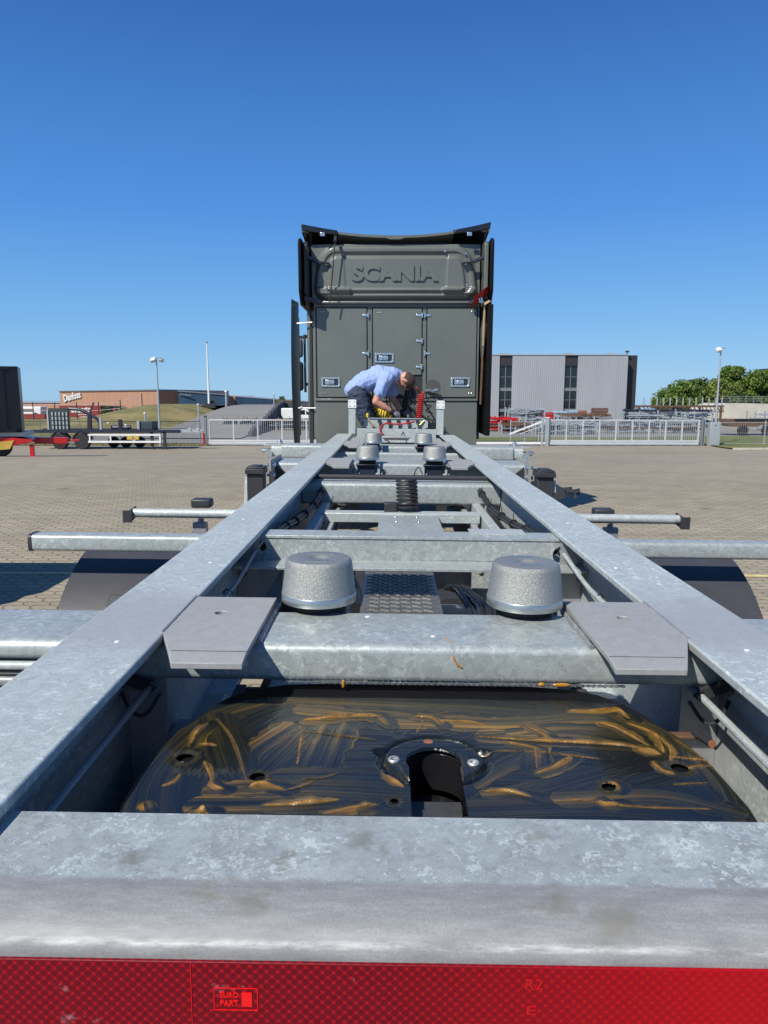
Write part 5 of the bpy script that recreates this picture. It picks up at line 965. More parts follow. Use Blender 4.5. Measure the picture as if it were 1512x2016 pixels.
m = MB(); m.box(-14.2, -2.0, 97, 97.4, -1.7, .62); tag(m.build('retaining_wall', M['darkwall']), 'dark level retaining wall behind the white vans', 'wall')
sheet('upper_ground', [-27, -24, -13, -2], [97.4, 110, 150, 180, 225], lambda x, y: .28 - 5.0 * (y - 97.4) / 128, M['grass'])

# ================================================================= GATES, FENCES
def gate(x0, x1, y, pitch, label, brace=None):
    t = thing('sliding_gate', label, 'gate', ((x0 + x1) / 2, y, g(y)), 'sliding gates across the yard entrance'); z0 = g(y)
    m = MB(); m.box(x0, x1, y - .04, y + .04, 1.66 + z0, 1.74 + z0); m.box(x0, x1, y - .04, y + .04, .24 + z0, .36 + z0); m.box(x0, x1, y - .07, y + .07, .06 + z0, .215 + z0); fr = m.build('gate_frame', M['gatewhite'], t, bevel=.01)
    n = round((x1 - x0) / pitch)
    for i in range(n + 1):
        x = x0 + .05 + (x1 - x0 - .1) * i / n; m = MB(); m.box(x - .045, x + .045, y - .035, y + .035, .36 + z0, 1.66 + z0); m.build('upright', M['gatewhite'], t)
    m = MB(); k = int((x1 - x0) / .135)
    for i in range(k): x = x0 + .1 + i * .135; m.box(x - .012, x + .012, y - .012, y + .012, .36 + z0, 1.66 + z0)
    m.build('bars', M['galv_far'], t)
    if brace:
        m = MB(); m.bar(brace[0], brace[1], .07, .10); m.bar((brace[0][0] + .7, y, brace[0][2]), (brace[1][0] - .1, y, brace[1][2] - .35), .03, .03); m.box(brace[0][0] - 2.4, x0, y - .05, y + .05, .10 + z0, .24 + z0); m.build('tail_brace', M['white'], t)
    return t
gate(-12.35, -2.4, 50, 1.62, 'left sliding gate with bright white rails, partly hidden by the truck')
gate(10.65, 20.75, 50, 1.15, 'right sliding gate with close pale bars in front of the grey building', ((8.0, 50, -1.45 + .55), (10.4, 50, .02)))
def post(name, x, y, w, h, mat, label, cat='post', cap=None, grp=None):
    t = thing(name, label, cat, (x, y, g(y)), grp); m = MB(); m.box(x - w / 2, x + w / 2, y - w / 2, y + w / 2, g(y) - .1, g(y) + h); m.build('post_shaft', mat, t, bevel=.01)
    if cap:
        m = MB(); m.box(x - w / 2 - .02, x + w / 2 + .02, y - w / 2 - .02, y + w / 2 + .02, g(y) + h, g(y) + h + .05); m.build('cap', cap, t)
    return t
p = post('gate_post', -12.52, 49.9, .16, 1.95, M['grey'], 'dark gate post with red and white base at the left end of the left gate', cap=M['darksteel'])
m = MB(); m.box(-12.70, -12.61, 49.74, 49.82, g(50), g(50) + .85); m.build('red_marker', M['red'], p)
post('gate_post', 10.48, 49.85, .22, 1.85, M['galv_far'], 'stout pale guide post at the left end of the right gate', cap=M['white'])
post('gate_post', 10.18, 49.95, .12, 1.80, M['galv_far'], 'slim pale guide post just left of the stout gate post')
post('gate_post', 20.90, 49.9, .12, 1.95, M['grey'], 'dark end post at the right end of the right gate')
post('gate_post', 21.12, 50.1, .10, 1.90, M['galv_far'], 'pale thin catch post between the right gate and the cabinet')
t = thing('control_cabinet', 'pale grey metal cabinet standing beside the right lamp post', 'cabinet', (21.55, 49.6, g(50)))
m = MB(); m.box(21.22, 21.90, 49.35, 49.85, g(50), g(50) + 1.58); m.build('body', M['galv_far'], t, bevel=.02); m = MB(); m.box(21.26, 21.86, 49.335, 49.35, g(50) + .08, g(50) + 1.5); m.build('door', M['galv_far'], t, bevel=.006); m = MB(); m.box(21.50, 21.58, 49.32, 49.335, g(50) + 1.36, g(50) + 1.42); m.build('lock', M['darksteel'], t)
def fence(x0, x1, y, n, h, label, mat='galv_far', dy=0, wire=.11):
    z0 = g(y); t = thing('mesh_fence', label, 'fence', ((x0 + x1) / 2, y, z0))
    for i in range(n + 1):
        x = x0 + (x1 - x0) * i / n; m = MB(); m.cyl((x, y, z0 - .1), (x, y, z0 + h + .12), .035, n=8); m.build('post', M[mat], t)
    m = MB(); m.tube([(x0, y, z0 + h), (x1, y, z0 + h)], .022, 6); m.tube([(x0, y, z0 + .12), (x1, y, z0 + .12)], .018, 6); m.tube([(x0, y, z0 + h * .55), (x1, y, z0 + h * .55)], .008, 4)
    for i in range(int((x1 - x0) / wire)): x = x0 + i * wire; m.box(x - .0045, x + .0045, y - .004, y + .004, z0 + .12, z0 + h)
    m.build('wire_panel', M['navy' if mat == 'grey' else mat], t); return t
fl = fence(-40, -12.9, 49.9, 10, 1.62, 'long dark wire mesh fence left of the left gate', 'grey', wire=.09)
m = MB(); m.bar((-14.6, 49.8, -1.5), (-13.0, 49.85, .0), .03, .03); m.build('brace', M['grey'], fl)
fence(22.1, 60, 50.2, 12, 1.55, 'pale wire mesh fence right of the cabinet along the grass', 'galv_far', wire=.14)
fence(8.1, 10.0, 50.2, 2, 1.6, 'short wire mesh panel left of the right gate', 'galv_far', wire=.14)
# tall thin posts with pale tops on the bank
for i, (px, y, z0, z1, w, lb) in enumerate(((-20.6, 62, -1.65, -.42 + .55, .16, 'pale topped concrete post nearest the lamp post on the bank'), (-16.1, 62, -1.65, .30 + .55, .14, 'grey post with white top on the dry bank left of the flagpole'), (-27.0, 60, -1.65, -.35, .13, 'white topped post behind the hook loader trailer'), (-21.0, 95, .2, 2.0, .30, 'broad pale post with flat light on top beside the ramp'), (-15.2, 97, .3, 1.75, .16, 'small white topped post left of the bushes above the ramp'), (-11.9, 97, .3, 1.45, .13, 'pinkish small post right of the bushes above the ramp'))):
    t = thing('bank_post', lb, 'post', (px, y, z0), 'posts on the bank'); m = MB(); m.cyl((px, y, z0 - .3), (px, y, z1), w / 2, w * .42, 10); m.build('shaft', M['galv_far'], t); m = MB(); m.cyl((px, y, z1), (px, y, z1 + w * .9), w * .62, w * .5, 10); m.build('lamp_head', M['white'], t)
m = MB(); t = thing('hill_fence', 'row of dark fence posts climbing the bank in front of the terracotta hall', 'fence', (-40, 99, 0))
for i in range(9):
    x = -56 + i * 2.9; m = MB(); z = hill_z(x, 98); m.cyl((x, 98, z - .2), (x, 98, z + 2.3), .07, n=6); m.build('post', M['navy'], t)
m = MB(); m.tube([(-56 + i * 2.9, 98, hill_z(-56 + i * 2.9, 98) + 2.0) for i in range(9)], .03, 5); m.tube([(-56 + i * 2.9, 98, hill_z(-56 + i * 2.9, 98) + 1.2) for i in range(9)], .03, 5); m.build('wire', M['navy'], t)
# lamp posts and flagpole
def lamp_post(x, y, h, label, s, two):
    z0 = g(y); t = thing('lamp_post', label, 'lamp post', (x, y, z0), 'yard lamp posts'); m = MB(); m.cyl((x, y, z0 - .1), (x, y, z0 + h * .55), .085, .065, 12); m.cyl((x, y, z0 + h * .55), (x, y, z0 + h), .055, .045, 12); m.build('pole', M['galv_far'], t)
    m = MB(); m.obox((x + s * .18, y - .1, z0 + h - .02), (.34, .32, .24), (R(35), R(12 * s), 0)); 
    m.build('floodlight', M['white'], t, bevel=.05)
    if two:
        m = MB(); m.obox((x + .30, y + .1, z0 + h - .02), (.26, .24, .22), (R(25), R(20), 0)); m.build('floodlight', M['galv_far'], t, bevel=.03)
    m = MB(); m.bar((x - .25, y, z0 + h + .1), (x + .3, y, z0 + h + .1), .05); m.build('bracket', M['grey'], t)
lamp_post(-15.35, 49, 5.65, 'left lamp post with twin floodlights standing in front of the mesh fence', -1, True)
lamp_post(21.95, 50.3, 6.35, 'right lamp post with single white floodlight beside the cabinet', -1, False)
t = thing('flagpole', 'tall white flagpole without flag on the bank above the ramp', 'flagpole', (-22, 90, .55)); m = MB(); m.cyl((-22, 90, .3), (-22, 90, 7.8), .14, .07, 14); m.build('pole', M['white'], t); m = MB(); m.sph((-22, 90, 7.86), .12); m.build('finial', M['grey'], t); m = MB(); m.box(-22.5, -21.2, 89.6, 90.4, .1, .62); m.build('base', M['darksteel'], t)

# ================================================================= BUILDINGS
B1 = thing('factory_hall', 'terracotta factory hall with white script sign and dark blue side', 'building', (-60, 160, -2))
m = MB(); m.box(-71.2, -49.9, 160, 230, -5, 2.30); m.v = [(x, y, z + (.25 if x > -60 and z > 0 else 0)) for x, y, z in m.v]; m.build('wall', M['orange'], B1)
m = MB(); m.prism([(-71.3, 159.8, 2.28), (-49.7, 159.8, 2.54), (-49.7, 159.8, 2.78), (-71.3, 159.8, 2.46)], (0, 70, 0)); m.build('roof_edge', M['grey'], B1)
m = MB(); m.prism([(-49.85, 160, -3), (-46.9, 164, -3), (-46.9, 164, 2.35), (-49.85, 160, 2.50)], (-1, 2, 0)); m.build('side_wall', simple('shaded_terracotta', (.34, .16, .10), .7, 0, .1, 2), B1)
m = MB(); m.prism([(-46.9, 164, -3), (-45.6, 200, -3), (-45.6, 200, 2.1), (-46.9, 164, 2.35)], (-.5, 0, 0)); m.prism([(-45.6, 200, -3), (-44.0, 196, -3), (-44.0, 196, 1.6), (-45.6, 200, 1.7)], (0, 1, 0)); m.build('blue_wing', M['bluewall'], B1)
m = MB(); m.prism([(-46.8, 163.9, -3), (-36.6, 166, -3), (-36.6, 166, 1.55), (-46.8, 163.9, 2.38)], (0, 3, 0)); m.build('blue_wing', M['bluewall'], B1)
m = MB(); m.prism([(-46.8, 163.7, 2.33), (-36.5, 165.8, 1.50), (-36.5, 165.8, 1.66), (-46.8, 163.7, 2.55)], (0, 3, 0)); m.build('roof_edge', M['grey'], B1)
text_fit('Danfoss', -70.5, -66.6, .55, 2.05, 159.85, .15, .03, .25, Matrix.Translation((-68.5, 0, 1.3)) @ Matrix.Rotation(R(-14), 4, 'Y') @ Matrix.Translation((68.5, 0, -1.3))).build('script_sign', M['white'], B1)
text_fit('Danfoss', -46.4, -43.8, 1.45, 1.95, 163.80, .1, .02, .25, Matrix.Translation((-45.1, 0, 1.6)) @ Matrix.Rotation(R(4), 4, 'Y') @ Matrix.Translation((45.1, 0, -1.6))).build('script_sign', M['grey'], B1)
B2 = thing('factory_hall', 'second lower terracotta hall with dark blue side behind the ramp', 'building', (-45, 230, -2))
m = MB(); m.prism([(-54.8, 230, -6), (-48, 230, -6), (-48, 230, 1.10), (-54.8, 230, 1.35)], (0, 30, 0)); m.build('wall', M['orange'], B2)
m = MB(); m.prism([(-47.9, 230, -6), (-20, 238, -6), (-20, 238, -1.1), (-47.9, 230, 1.10)], (0, 8, 0)); m.build('side_wall', M['bluewall'], B2)
m = MB(); m.prism([(-47.9, 229.9, 1.0), (-20, 237.9, -1.15), (-20, 237.9, -.95), (-47.9, 229.9, 1.3)], (0, 8, 0)); m.build('roof_edge', M['galv_far'], B2)
m = MB(); m.prism([(-36, 232.5, -4), (-30.4, 234.3, -4), (-30.4, 234.3, -.35), (-36, 232.5, .05)], (0, .5, 0)); m.build('panel', M['rust_and_shade'], B2)
B4 = thing('factory_hall', 'low terracotta hall far left behind the parked container', 'building', (-90, 170, -3)); m = MB(); m.box(-100, -71.5, 172, 200, -5, -.25); m.build('wall', M['orange'], B4); m = MB(); m.box(-100, -71.5, 171.8, 200, -.25, -.05); m.build('roof_edge', M['galv_far'], B4)
# grey corrugated building
B3 = thing('warehouse', 'tall pale grey corrugated warehouse with two dark window strips', 'building', (21, 95, -1.7)); Y3 = 95
for x0, x1 in ((5.0, 13.78), (15.40, 22.02), (23.66, 29.95)):
    m = MB(); m.box(x0, x1, Y3, Y3 + 6, -1.8, 6.60); m.build('cladding', M['cladgrey'], B3)
m = MB(); m.box(5, 29.95, Y3 + .6, Y3 + 30, -1.8, 6.55); m.build('core', M['claddark'], B3)
m = MB(); m.box(4.9, 30.0, Y3 - .08, Y3 + .5, 6.60, 6.72); m.build('parapet', M['galv_far'], B3)
m = MB(); m.box(29.95, 31.6, Y3 + 1.5, Y3 + 25, -1.8, 6.66); m.build('end_wall', M['claddark'], B3)
for x0, x1 in ((13.78, 15.40), (22.02, 23.66)):
    m = MB(); m.box(x0, x1, Y3 + .15, Y3 + .6, 5.30, 6.60); m.build('panel', M['claddark'], B3)
    for z0, z1 in ((2.55, 5.28), (-.1, 2.15), (-1.6, -.5)):
        m = MB(); m.box(x0, x1, Y3 + .34, Y3 + .40, z0, z1); w = m.build('window', M['glass'], B3)
        m = MB(); m.box((x0 + x1) / 2 - .04, (x0 + x1) / 2 + .04, Y3 + .28, Y3 + .34, z0, z1); m.box(x0, x1, Y3 + .28, Y3 + .34, (z0 + z1) / 2 - .03, (z0 + z1) / 2 + .03); m.build('mullion', M['grey'], w)
    for z0, z1 in ((2.15, 2.55), (-.5, -.1)):
        m = MB(); m.box(x0, x1, Y3 + .25, Y3 + .6, z0, z1); m.build('spandrel', M['grey'], B3)
for x, w in ((14.6, 1.3), (23.0, 1.2), (28.3, .9)):
    m = MB(); m.prism([(x - w, Y3 + 2, 6.7), (x + w, Y3 + 2, 6.7), (x + w * .4, Y3 + 2, 6.98), (x - w * .4, Y3 + 2, 6.98)], (0, 2, 0)); m.build('roof_vent', M['galv_far'], B3)
m = MB(); m.cyl((30.1, Y3 + 1, 6.7), (30.1, Y3 + 1, 7.15), .06, n=8); m.box(29.9, 30.3, Y3 + .8, Y3 + 1.2, 7.0, 7.2); m.build('roof_mast', M['darksteel'], B3)
B5 = thing('dark_building', 'corner of a dark flat roofed building above the trees at the right edge', 'building', (74, 150, 0)); m = MB(); m.box(73.2, 90, 150, 150.6, -1.7, 6.3); m.v = [(x, y, z + (1.4 if x > 80 and z > 0 else 0)) for x, y, z in m.v]; m.build('wall', M['claddark'], B5); m = MB(); m.prism([(72.9, 149.8, 6.3), (90, 149.8, 7.7), (90, 149.8, 8.1), (72.9, 149.8, 6.6)], (0, 1, 0)); m.build('roof_edge', M['darksteel'], B5)
# white wall on the right with railing, dark gantry
WL = thing('loading_ramp_wall', 'pale stained concrete ramp wall with railing at the right', 'wall', (45, 90, -1.7))
m = MB(); m.prism([(38.6, 90, -1.7), (60, 90, -1.7), (60, 90, .1), (46.5, 90, .58), (41.0, 90, .62), (38.9, 90, -.2)], (0, 8, 0)); m.build('wall', M['concrete'], WL)
m = MB()
def wl_top(x): return .62 if x < 46.5 else .62 - (x - 46.5) * .036
for i in range(20): x = 39.9 + i * .95; m.box(x - .04, x + .04, 90.0, 90.08, wl_top(x), wl_top(x) + .85)
for h in (.30, .58, .85): m.tube([(39.9, 90.04, .62 + h), (46.5, 90.04, .62 + h), (58, 90.04, wl_top(58) + h)], .035, 6)
m.build('railing', M['grey'], WL)
GT = thing('storage_gantry', 'long dark steel gantry with upright stakes running behind the steel stock', 'gantry', (34, 88, -1.7))
m = MB(); m.box(29.0, 39.3, 88, 88.6, .22, .45); m.box(29.0, 39.3, 88, 88.3, -.35, -.25); m.build('beam', M['rust_and_shade'], GT)
for i in range(13): x = 29.9 + i * .76; m = MB(); m.box(x - .055, x + .055, 88, 88.15, .45, 1.35); m.build('stake', M['galv_far'], GT)
m = MB()
for i in range(22): x = 29.4 + i * .46; m.bar((x, 88.1, .22), (x + .28, 88.1, -.25), .08)
for x in (29.3, 33, 36.5, 39): m.box(x - .1, x + .1, 88, 88.2, -1.7, .22)
m.build('bracing', M['rust_and_shade'], GT)

# ================================================================= STOCK AND CLUTTER BEHIND THE GATES
def stock(name, label, cat, x0, x1, y, z1, mat, n, seed, thick=.09, tiers=6):
    r = random.Random(seed); z0 = g(y); t = thing(name, label, cat, ((x0 + x1) / 2, y, z0)); hts = [z0 + .15 + (z1 - z0 - .15) * i / tiers for i in range(tiers + 1)]
    for i in range(int((x1 - x0) / 2.2) + 2):
        m = MB(); x = x0 + (x1 - x0) * i / (int((x1 - x0) / 2.2) + 1); m.box(x - .06, x + .06, y - .5, y - .4, z0, z1 - r.random() * .3); m.box(x - .06, x + .06, y - .41, y + 1.3, z0 + .5, z0 + .58); m.box(x - .06, x + .06, y + 1.2, y + 1.3, z0, z1); m.build('rack_frame', M['galv_far'], t)
    for k in range(tiers):
        m = MB()
        for i in range(n * 3):
            a = r.uniform(x0, x1 - .6); b = min(x1, a + r.uniform(.5, 2.2)); yy = y + r.uniform(-.5, 1.2); z = hts[k] + r.uniform(0, .16); th = thick * r.uniform(.5, 1.6)
            m.bar((a, yy, z), (b, yy + r.uniform(-.3, .3), z + r.uniform(-.05, .05)), th, th)
            if r.random() < .5: m.bar((a, yy, z), (a + r.uniform(-.1, .2), yy, z + r.uniform(.12, .4)), th * .6)
        m.build('steel_section', M[mat[k % len(mat)]], t)
    return t
stock('steel_stack', 'big pile of galvanised frames right behind the right gate, below the gantry', 'steel stock', 24.0, 33.5, 78, .22, ['galv_far', 'galv_far', 'navy', 'galv_far'], 16, 3, .10, 7)
stock('steel_stack', 'heap of galvanised frames behind the pale guide posts, in front of the warehouse', 'steel stock', 11.6, 15.2, 74, .45, ['galv_far', 'grey', 'galv_far'], 12, 5, .07, 7)
stock('steel_stack', 'red painted steel parts stacked right of the truck', 'steel stock', 8.6, 12.0, 70, -.35, ['red', 'rust_and_shade', 'red'], 9, 8, .11, 4)
stock('steel_stack', 'rusty and orange parts stacked behind the middle of the right gate', 'steel stock', 17.0, 22.5, 76, -.15, ['rust_and_shade', 'galv_far', 'copper', 'grey'], 9, 11, .12, 5)
stock('steel_stack', 'flat steel profiles stacked on a dark rack in front of the concrete ramp wall', 'steel stock', 35.0, 42, 72, .12, ['galv_far', 'navy', 'galv_far'], 9, 14, .08, 4)
stock('steel_stack', 'row of dark round parts and trestles behind the left gate', 'steel stock', -16.5, -7.5, 72, -.55, ['blackp', 'grey', 'blackp', 'rust_and_shade'], 10, 21, .10, 4)
stock('steel_stack', 'low row of pale steel frames close behind the left half of the right gate', 'steel stock', 12.4, 17.6, 64, -.55, ['galv_far', 'galv_far', 'grey'], 12, 31, .06, 5)
stock('steel_stack', 'low row of grey and rusty steel close behind the right half of the right gate', 'steel stock', 18.2, 27.5, 66, -.50, ['galv_far', 'rust_and_shade', 'galv_far', 'grey'], 16, 33, .07, 5)
stock('steel_stack', 'brown scrap parts left of the pale guide posts and right of the red parts', 'steel stock', 9.8, 12.2, 66, -.75, ['rust_and_shade', 'grey', 'rust_and_shade'], 8, 35, .08, 4)
def crate(x, y, w, h, mat, label, cat='crate', d=1.2):
    t = thing('storage_crate', label, cat, (x, y, g(y))); m = MB(); m.box(x - w / 2, x + w / 2, y, y + d, g(y), g(y) + h); m.build('body', M[mat], t, bevel=.03); m = MB()
    for k in range(4): m.box(x - w / 2 - .02, x + w / 2 + .02, y - .03, y, g(y) + h * (k + .5) / 4 - .03, g(y) + h * (k + .5) / 4 + .03)
    m.build('batten', M['grey'], t); return t
M['paleblue'] = simple('pale_blue_tank', (.32, .45, .55), .5, 0, .1, 3)
crate(16.6, 78, 1.0, 1.55, 'red', 'small red crate behind the left part of the right gate'); crate(17.9, 78.5, 1.5, 1.65, 'paleblue', 'wide pale blue bin behind the right gate'); crate(19.2, 78, .9, 1.75, 'paleblue', 'narrow pale blue bin right of the wide blue bin', ); crate(20.2, 78.2, .8, 1.75, 'copper', 'small orange brown crate beside the narrow blue bin'); crate(22.6, 80, 1.5, 1.95, 'rust_and_shade', 'tall rusty crate behind the centre of the right gate')
# parked vans behind the left gate
def van(x, y, label, w=2.0):
    z = g(y); t = thing('parked_van', label, 'van', (x, y, z), 'vans parked below the ramp'); m = MB(); L = [(-w, .35), (w, .35), (w, 1.0), (w * .75, 1.12), (w * .45, 1.75), (w * .3, 1.85), (-w, 1.85)]; yprism(m, [(x + a, z + b) for a, b in L], y, y + 1.9); m.build('body', M['white'], t, bevel=.08, seg=3)
    m = MB(); yprism(m, [(x + w * .42, z + 1.15), (x + w * .66, z + 1.15), (x + w * .42, z + 1.65)], y - .02, y); m.box(x - w * .2, x + w * .35, y - .02, y, z + 1.15, z + 1.65); m.build('side_window', M['glass'], t)
    for dx in (-w * .62, w * .62):
        m = MB(); m.lathe([(0, -.1), (.30, -.1), (.33, -.06), (.33, .1), (0, .1)], (x + dx, y + .05, z + .33), 16, 'y'); m.build('wheel', M['rubber'], t)
van(-10.4, 84, 'white van nearest the flagpole side, parked below the retaining wall'); van(-6.9, 85, 'white van parked closest to the open truck fairing'); 
# container with white lettering on the bank
C2 = thing('shipping_container', 'dark red shipping container with faded white lettering in front of the terracotta hall', 'container', (-45.5, 110, -1.4))
m = MB(); m.box(-49.2, -43.0, 110, 112.4, -2.3, .05); m.build('body', M['contred'], C2); m = MB(); m.box(-42.98, -41.2, 110.3, 112.4, -2.0, .0); m.build('open_end', M['contblack'], C2); m = MB(); m.box(-41.2, -40.8, 110, 110.1, -1.9, -.3); m.build('door', M['contred'], C2)
for i, (tx, x0, x1, z0, z1) in enumerate((('FLEXX', -47.2, -44.6, -.55, -.15), ('TANKERS', -47.4, -44.6, -1.0, -.65), ('TEL 00 10', -46.6, -44.4, -1.35, -1.15), ('WWW', -46.4, -43.4, -1.75, -1.6))):
    pass
def marks(x0, x1, z, h, seed, parent, y):
    r = random.Random(seed); m = MB(); x = x0
    while x < x1: w = r.uniform(.10, .30); m.box(x, x + w, y - .02, y, z, z + h * r.uniform(.6, 1)); x += w + r.uniform(.03, .12)
    m.build('faded_lettering', M['white'], parent)
marks(-47.1, -44.5, -.50, .32, 1, C2, 109.98); marks(-47.4, -44.5, -.95, .30, 2, C2, 109.98); marks(-46.6, -44.4, -1.30, .12, 3, C2, 109.98); marks(-46.2, -43.3, -1.62, .12, 4, C2, 109.98)
t = thing('freight_wagon', 'low brown red freight wagon beside the dark container in the far left background', 'wagon', (-50, 101, -1.7)); m = MB(); m.box(-54.5, -47.2, 101, 103, -1.5, -.95); m.box(-54.5, -47.2, 100.9, 101, -1.55, -1.4); m.build('body', M['contred'], t, bevel=.02); m = MB(); m.box(-54.3, -47.4, 101.1, 101.5, -1.9, -1.5); m.build('underframe', M['darksteel'], t)
t = thing('parked_coach', 'small white coach with dark window band far left beyond the trailers', 'coach', (-52.5, 108, -1.2)); m = MB(); m.box(-55.2, -51.0, 108, 110, -1.35, -.05); m.build('body', M['white'], t, bevel=.15, seg=3); m = MB(); m.box(-54.9, -52.2, 107.97, 108, -.75, -.42); m.build('window_band', M['glass'], t)
m = MB()
for dx in (-54.4, -51.8): m.lathe([(0, -.1), (.4, -.1), (.4, .1), (0, .1)], (dx, 108.05, -1.3), 14, 'y')
m.build('wheel', M['rubber'], t)

# ================================================================= PARKED TRAILERS ON THE LEFT
def wheel_y(x, y, z, r, parent, rim='galv_far'):
    m = MB(); m.lathe([(r * .58, -.18), (r * .94, -.18), (r, -.13), (r, .13), (r * .94, .18), (r * .58, .18)], (x, y, z), 28, 'y'); w = m.build('wheel', M['rubber'], parent)
    m = MB(); m.lathe([(0, -.02), (r * .22, -.02), (r * .24, -.10), (r * .34, -.10), (r * .36, -.02), (r * .5, -.04), (r * .55, -.17), (r * .60, -.17), (r * .60, .17), (0, .17)], (x, y, z), 24, 'y'); m.build('rim', M[rim], w)
RT = thing('skeletal_trailer', 'red skeletal trailer drawbar with yellow tarp carrying the dark container', 'trailer', (-15.05, 30, g(30))); z = g(30)
m = MB(); m.prism([(-28, 29.6, z + .82), (-15.6, 29.6, z + .82), (-14.6, 29.6, z + .70), (-14.6, 29.6, z + .60), (-15.6, 29.6, z + .42), (-28, 29.6, z + .42)], (0, 2.0, 0)); m.build('frame', M['red'], RT, bevel=.02)
m = MB(); m.bar((-14.7, 30.5, z + .62), (-13.4, 30.5, z + .60), .28, .26); m.bar((-13.4, 30.5, z + .60), (-12.95, 30.5, z + .60), .12, .08); m.cyl((-13.7, 30.5, z + .3), (-13.7, 30.5, z + .6), .05); m.build('drawbar', M['red'], RT, bevel=.02)
m = MB(); m.box(-14.75, -14.6, 29.7, 29.9, z, z + .5); m.box(-14.8, -14.5, 29.6, 30.0, z - .01, z + .03); m.build('support_leg', M['red'], RT)
m = MB(); m.prism([(-16.2, 29.56, z + .28), (-15.45, 29.56, z + .34), (-15.28, 29.56, z + .68), (-16.0, 29.56, z + .62)], (0, .04, 0)); m.build('tarp', M['yellowpad'], RT)
m = MB(); m.box(-28, -14.9, 29.7, 31.4, z + .83, z + 1.0); m.build('twist_lock_beam', M['galv_far'], RT); m = MB(); m.box(-28, -16.6, 29.5, 29.56, z + .25, z + .36); m.build('side_guard', M['galv_far'], RT)
for x in (-15.9, -17.5, -19.2): wheel_y(x, 29.95, z + .45, .45, RT, 'darksteel')
CB = thing('shipping_container', 'near black corrugated container standing on the red trailer at the left edge', 'container', (-15.05, 30, z + 1.0)); z1 = z + 1.0; ht = 2.84 - z1
m = MB(); n = 60; F = []
for i in range(n): 
    x = -27 + (27 - 15.15) * i / n; x2 = -27 + (27 - 15.15) * (i + .5) / n; y = 29.6 + (.0 if i % 2 else .05); m.box(x, x2 + (27 - 15.15) / n * .5, y, y + .1, z1 + .12, z1 + ht - .10)
m.build('side_wall', M['contblack'], CB); m = MB(); m.box(-27, -15.1, 29.7, 32.0, z1 + .05, z1 + ht - .03); m.build('body', M['contblack'], CB)
m = MB(); m.box(-27.1, -15.05, 29.57, 29.7, z1 + ht - .12, z1 + ht); m.box(-27.1, -15.05, 29.57, 29.7, z1, z1 + .14); m.box(-15.22, -15.02, 29.57, 29.75, z1, z1 + ht); m.box(-15.1, -15.02, 29.7, 32.0, z1, z1 + ht); m.build('corner_frame', M['contblack'], CB, bevel=.01)
HT = thing('hook_loader_trailer', 'galvanised chassis trailer with side guard, wheels and a green slatted bulkhead', 'trailer', (-16, 46, g(46))); z = g(46)
m = MB(); m.box(-22.5, -13.2, 46, 46.2, z + 1.02, z + 1.22); m.box(-22.5, -13.2, 47.6, 47.8, z + 1.02, z + 1.22); m.box(-22.5, -13.2, 46.2, 47.6, z + 1.06, z + 1.16); m.build('frame', M['navy'], HT)
m = MB(); m.box(-14.6, -11.75, 46.3, 46.5, z + 1.12, z + 1.24); m.box(-13.6, -11.9, 46.2, 46.6, z + 1.05, z + 1.12); m.build('front_boom', M['galv_far'], HT)
m = MB(); m.box(-18.9, -14.35, 45.9, 45.95, z + .42, z + .54); m.box(-18.9, -14.35, 45.9, 45.95, z + .86, z + .96)
for x in (-18.8, -17.5, -16, -14.4): m.box(x - .04, x + .04, 45.92, 45.98, z + .42, z + .96)
m.build('side_guard', M['white'], HT); m = MB(); m.box(-16.45, -16.1, 45.86, 45.9, z + .62, z + .85); m.box(-16.02, -15.7, 45.86, 45.9, z + .62, z + .85); m.build('warning_plate', M['yellowpad'], HT)
for x in (-20.75, -19.35): wheel_y(x, 46.2, z + .5, .5, HT)
for x in (-18.0, -17.2, -16.3): wheel_y(x, 47.8, z + .35, .35, HT, 'darksteel')
m = MB()
for x in (-20.75, -19.35):
    arc = [(x + .60 * math.cos(R(a)), z + .5 + .60 * math.sin(R(a))) for a in range(10, 171, 10)]; arc2 = [(x + .57 * math.cos(R(a)), z + .5 + .57 * math.sin(R(a))) for a in range(10, 171, 10)]; yprism(m, arc + arc2[::-1], 46.0, 46.45)
m.build('mudguard', M['navy'], HT)
for x in (-14.95, -14.15):
    m = MB(); m.box(x - .08, x + .08, 46.0, 46.15, z, z + 1.1); m.box(x - .16, x + .16, 45.95, 46.2, z, z + .06); m.build('landing_leg', M['blackp'], HT)
m = MB(); m.box(-15.75, -14.95, 46.3, 47.4, z + 1.22, z + 1.72); m.build('tool_box', M['slat'], HT, bevel=.03); m = MB(); m.box(-15.9, -15.75, 46.2, 46.3, z + 1.25, z + 1.78); m.build('end_post', M['galv_far'], HT)
m = MB(); m.box(-21.4, -20.15, 46.2, 46.35, z + 1.20, z + 2.55); sp = m.build('bulkhead', M['slat'], HT)
for i in range(5):
    m = MB(); x = -21.2 + i * .225
    for k in range(4): m.box(x, x + .09, 46.14, 46.2, z + 1.25 + k * .28, z + 1.46 + k * .28)
    m.build('slat', M['galv_far'], sp)
m = MB(); m.box(-21.5, -21.4, 46.15, 46.4, z + 1.2, z + 2.4); m.build('end_post', M['galv_far'], HT)
m = MB(); P = catmull([(-20.2, 46.4, z + 2.52), (-19.5, 46.4, z + 2.45), (-18.8, 46.4, z + 2.1), (-18.35, 46.4, z + 1.75), (-18.3, 46.4, z + 1.2)], 6); m.tube(P, .10, 8); m.build('hook_arm', M['navy'], HT)
m = MB(); m.bar((-18.95, 46.4, z + 1.2), (-18.9, 46.4, z + 2.2), .22); m.bar((-18.9, 46.4, z + 2.2), (-18.6, 46.4, z + 2.9), .08); m.build('hydraulic_post', M['navy'], HT)
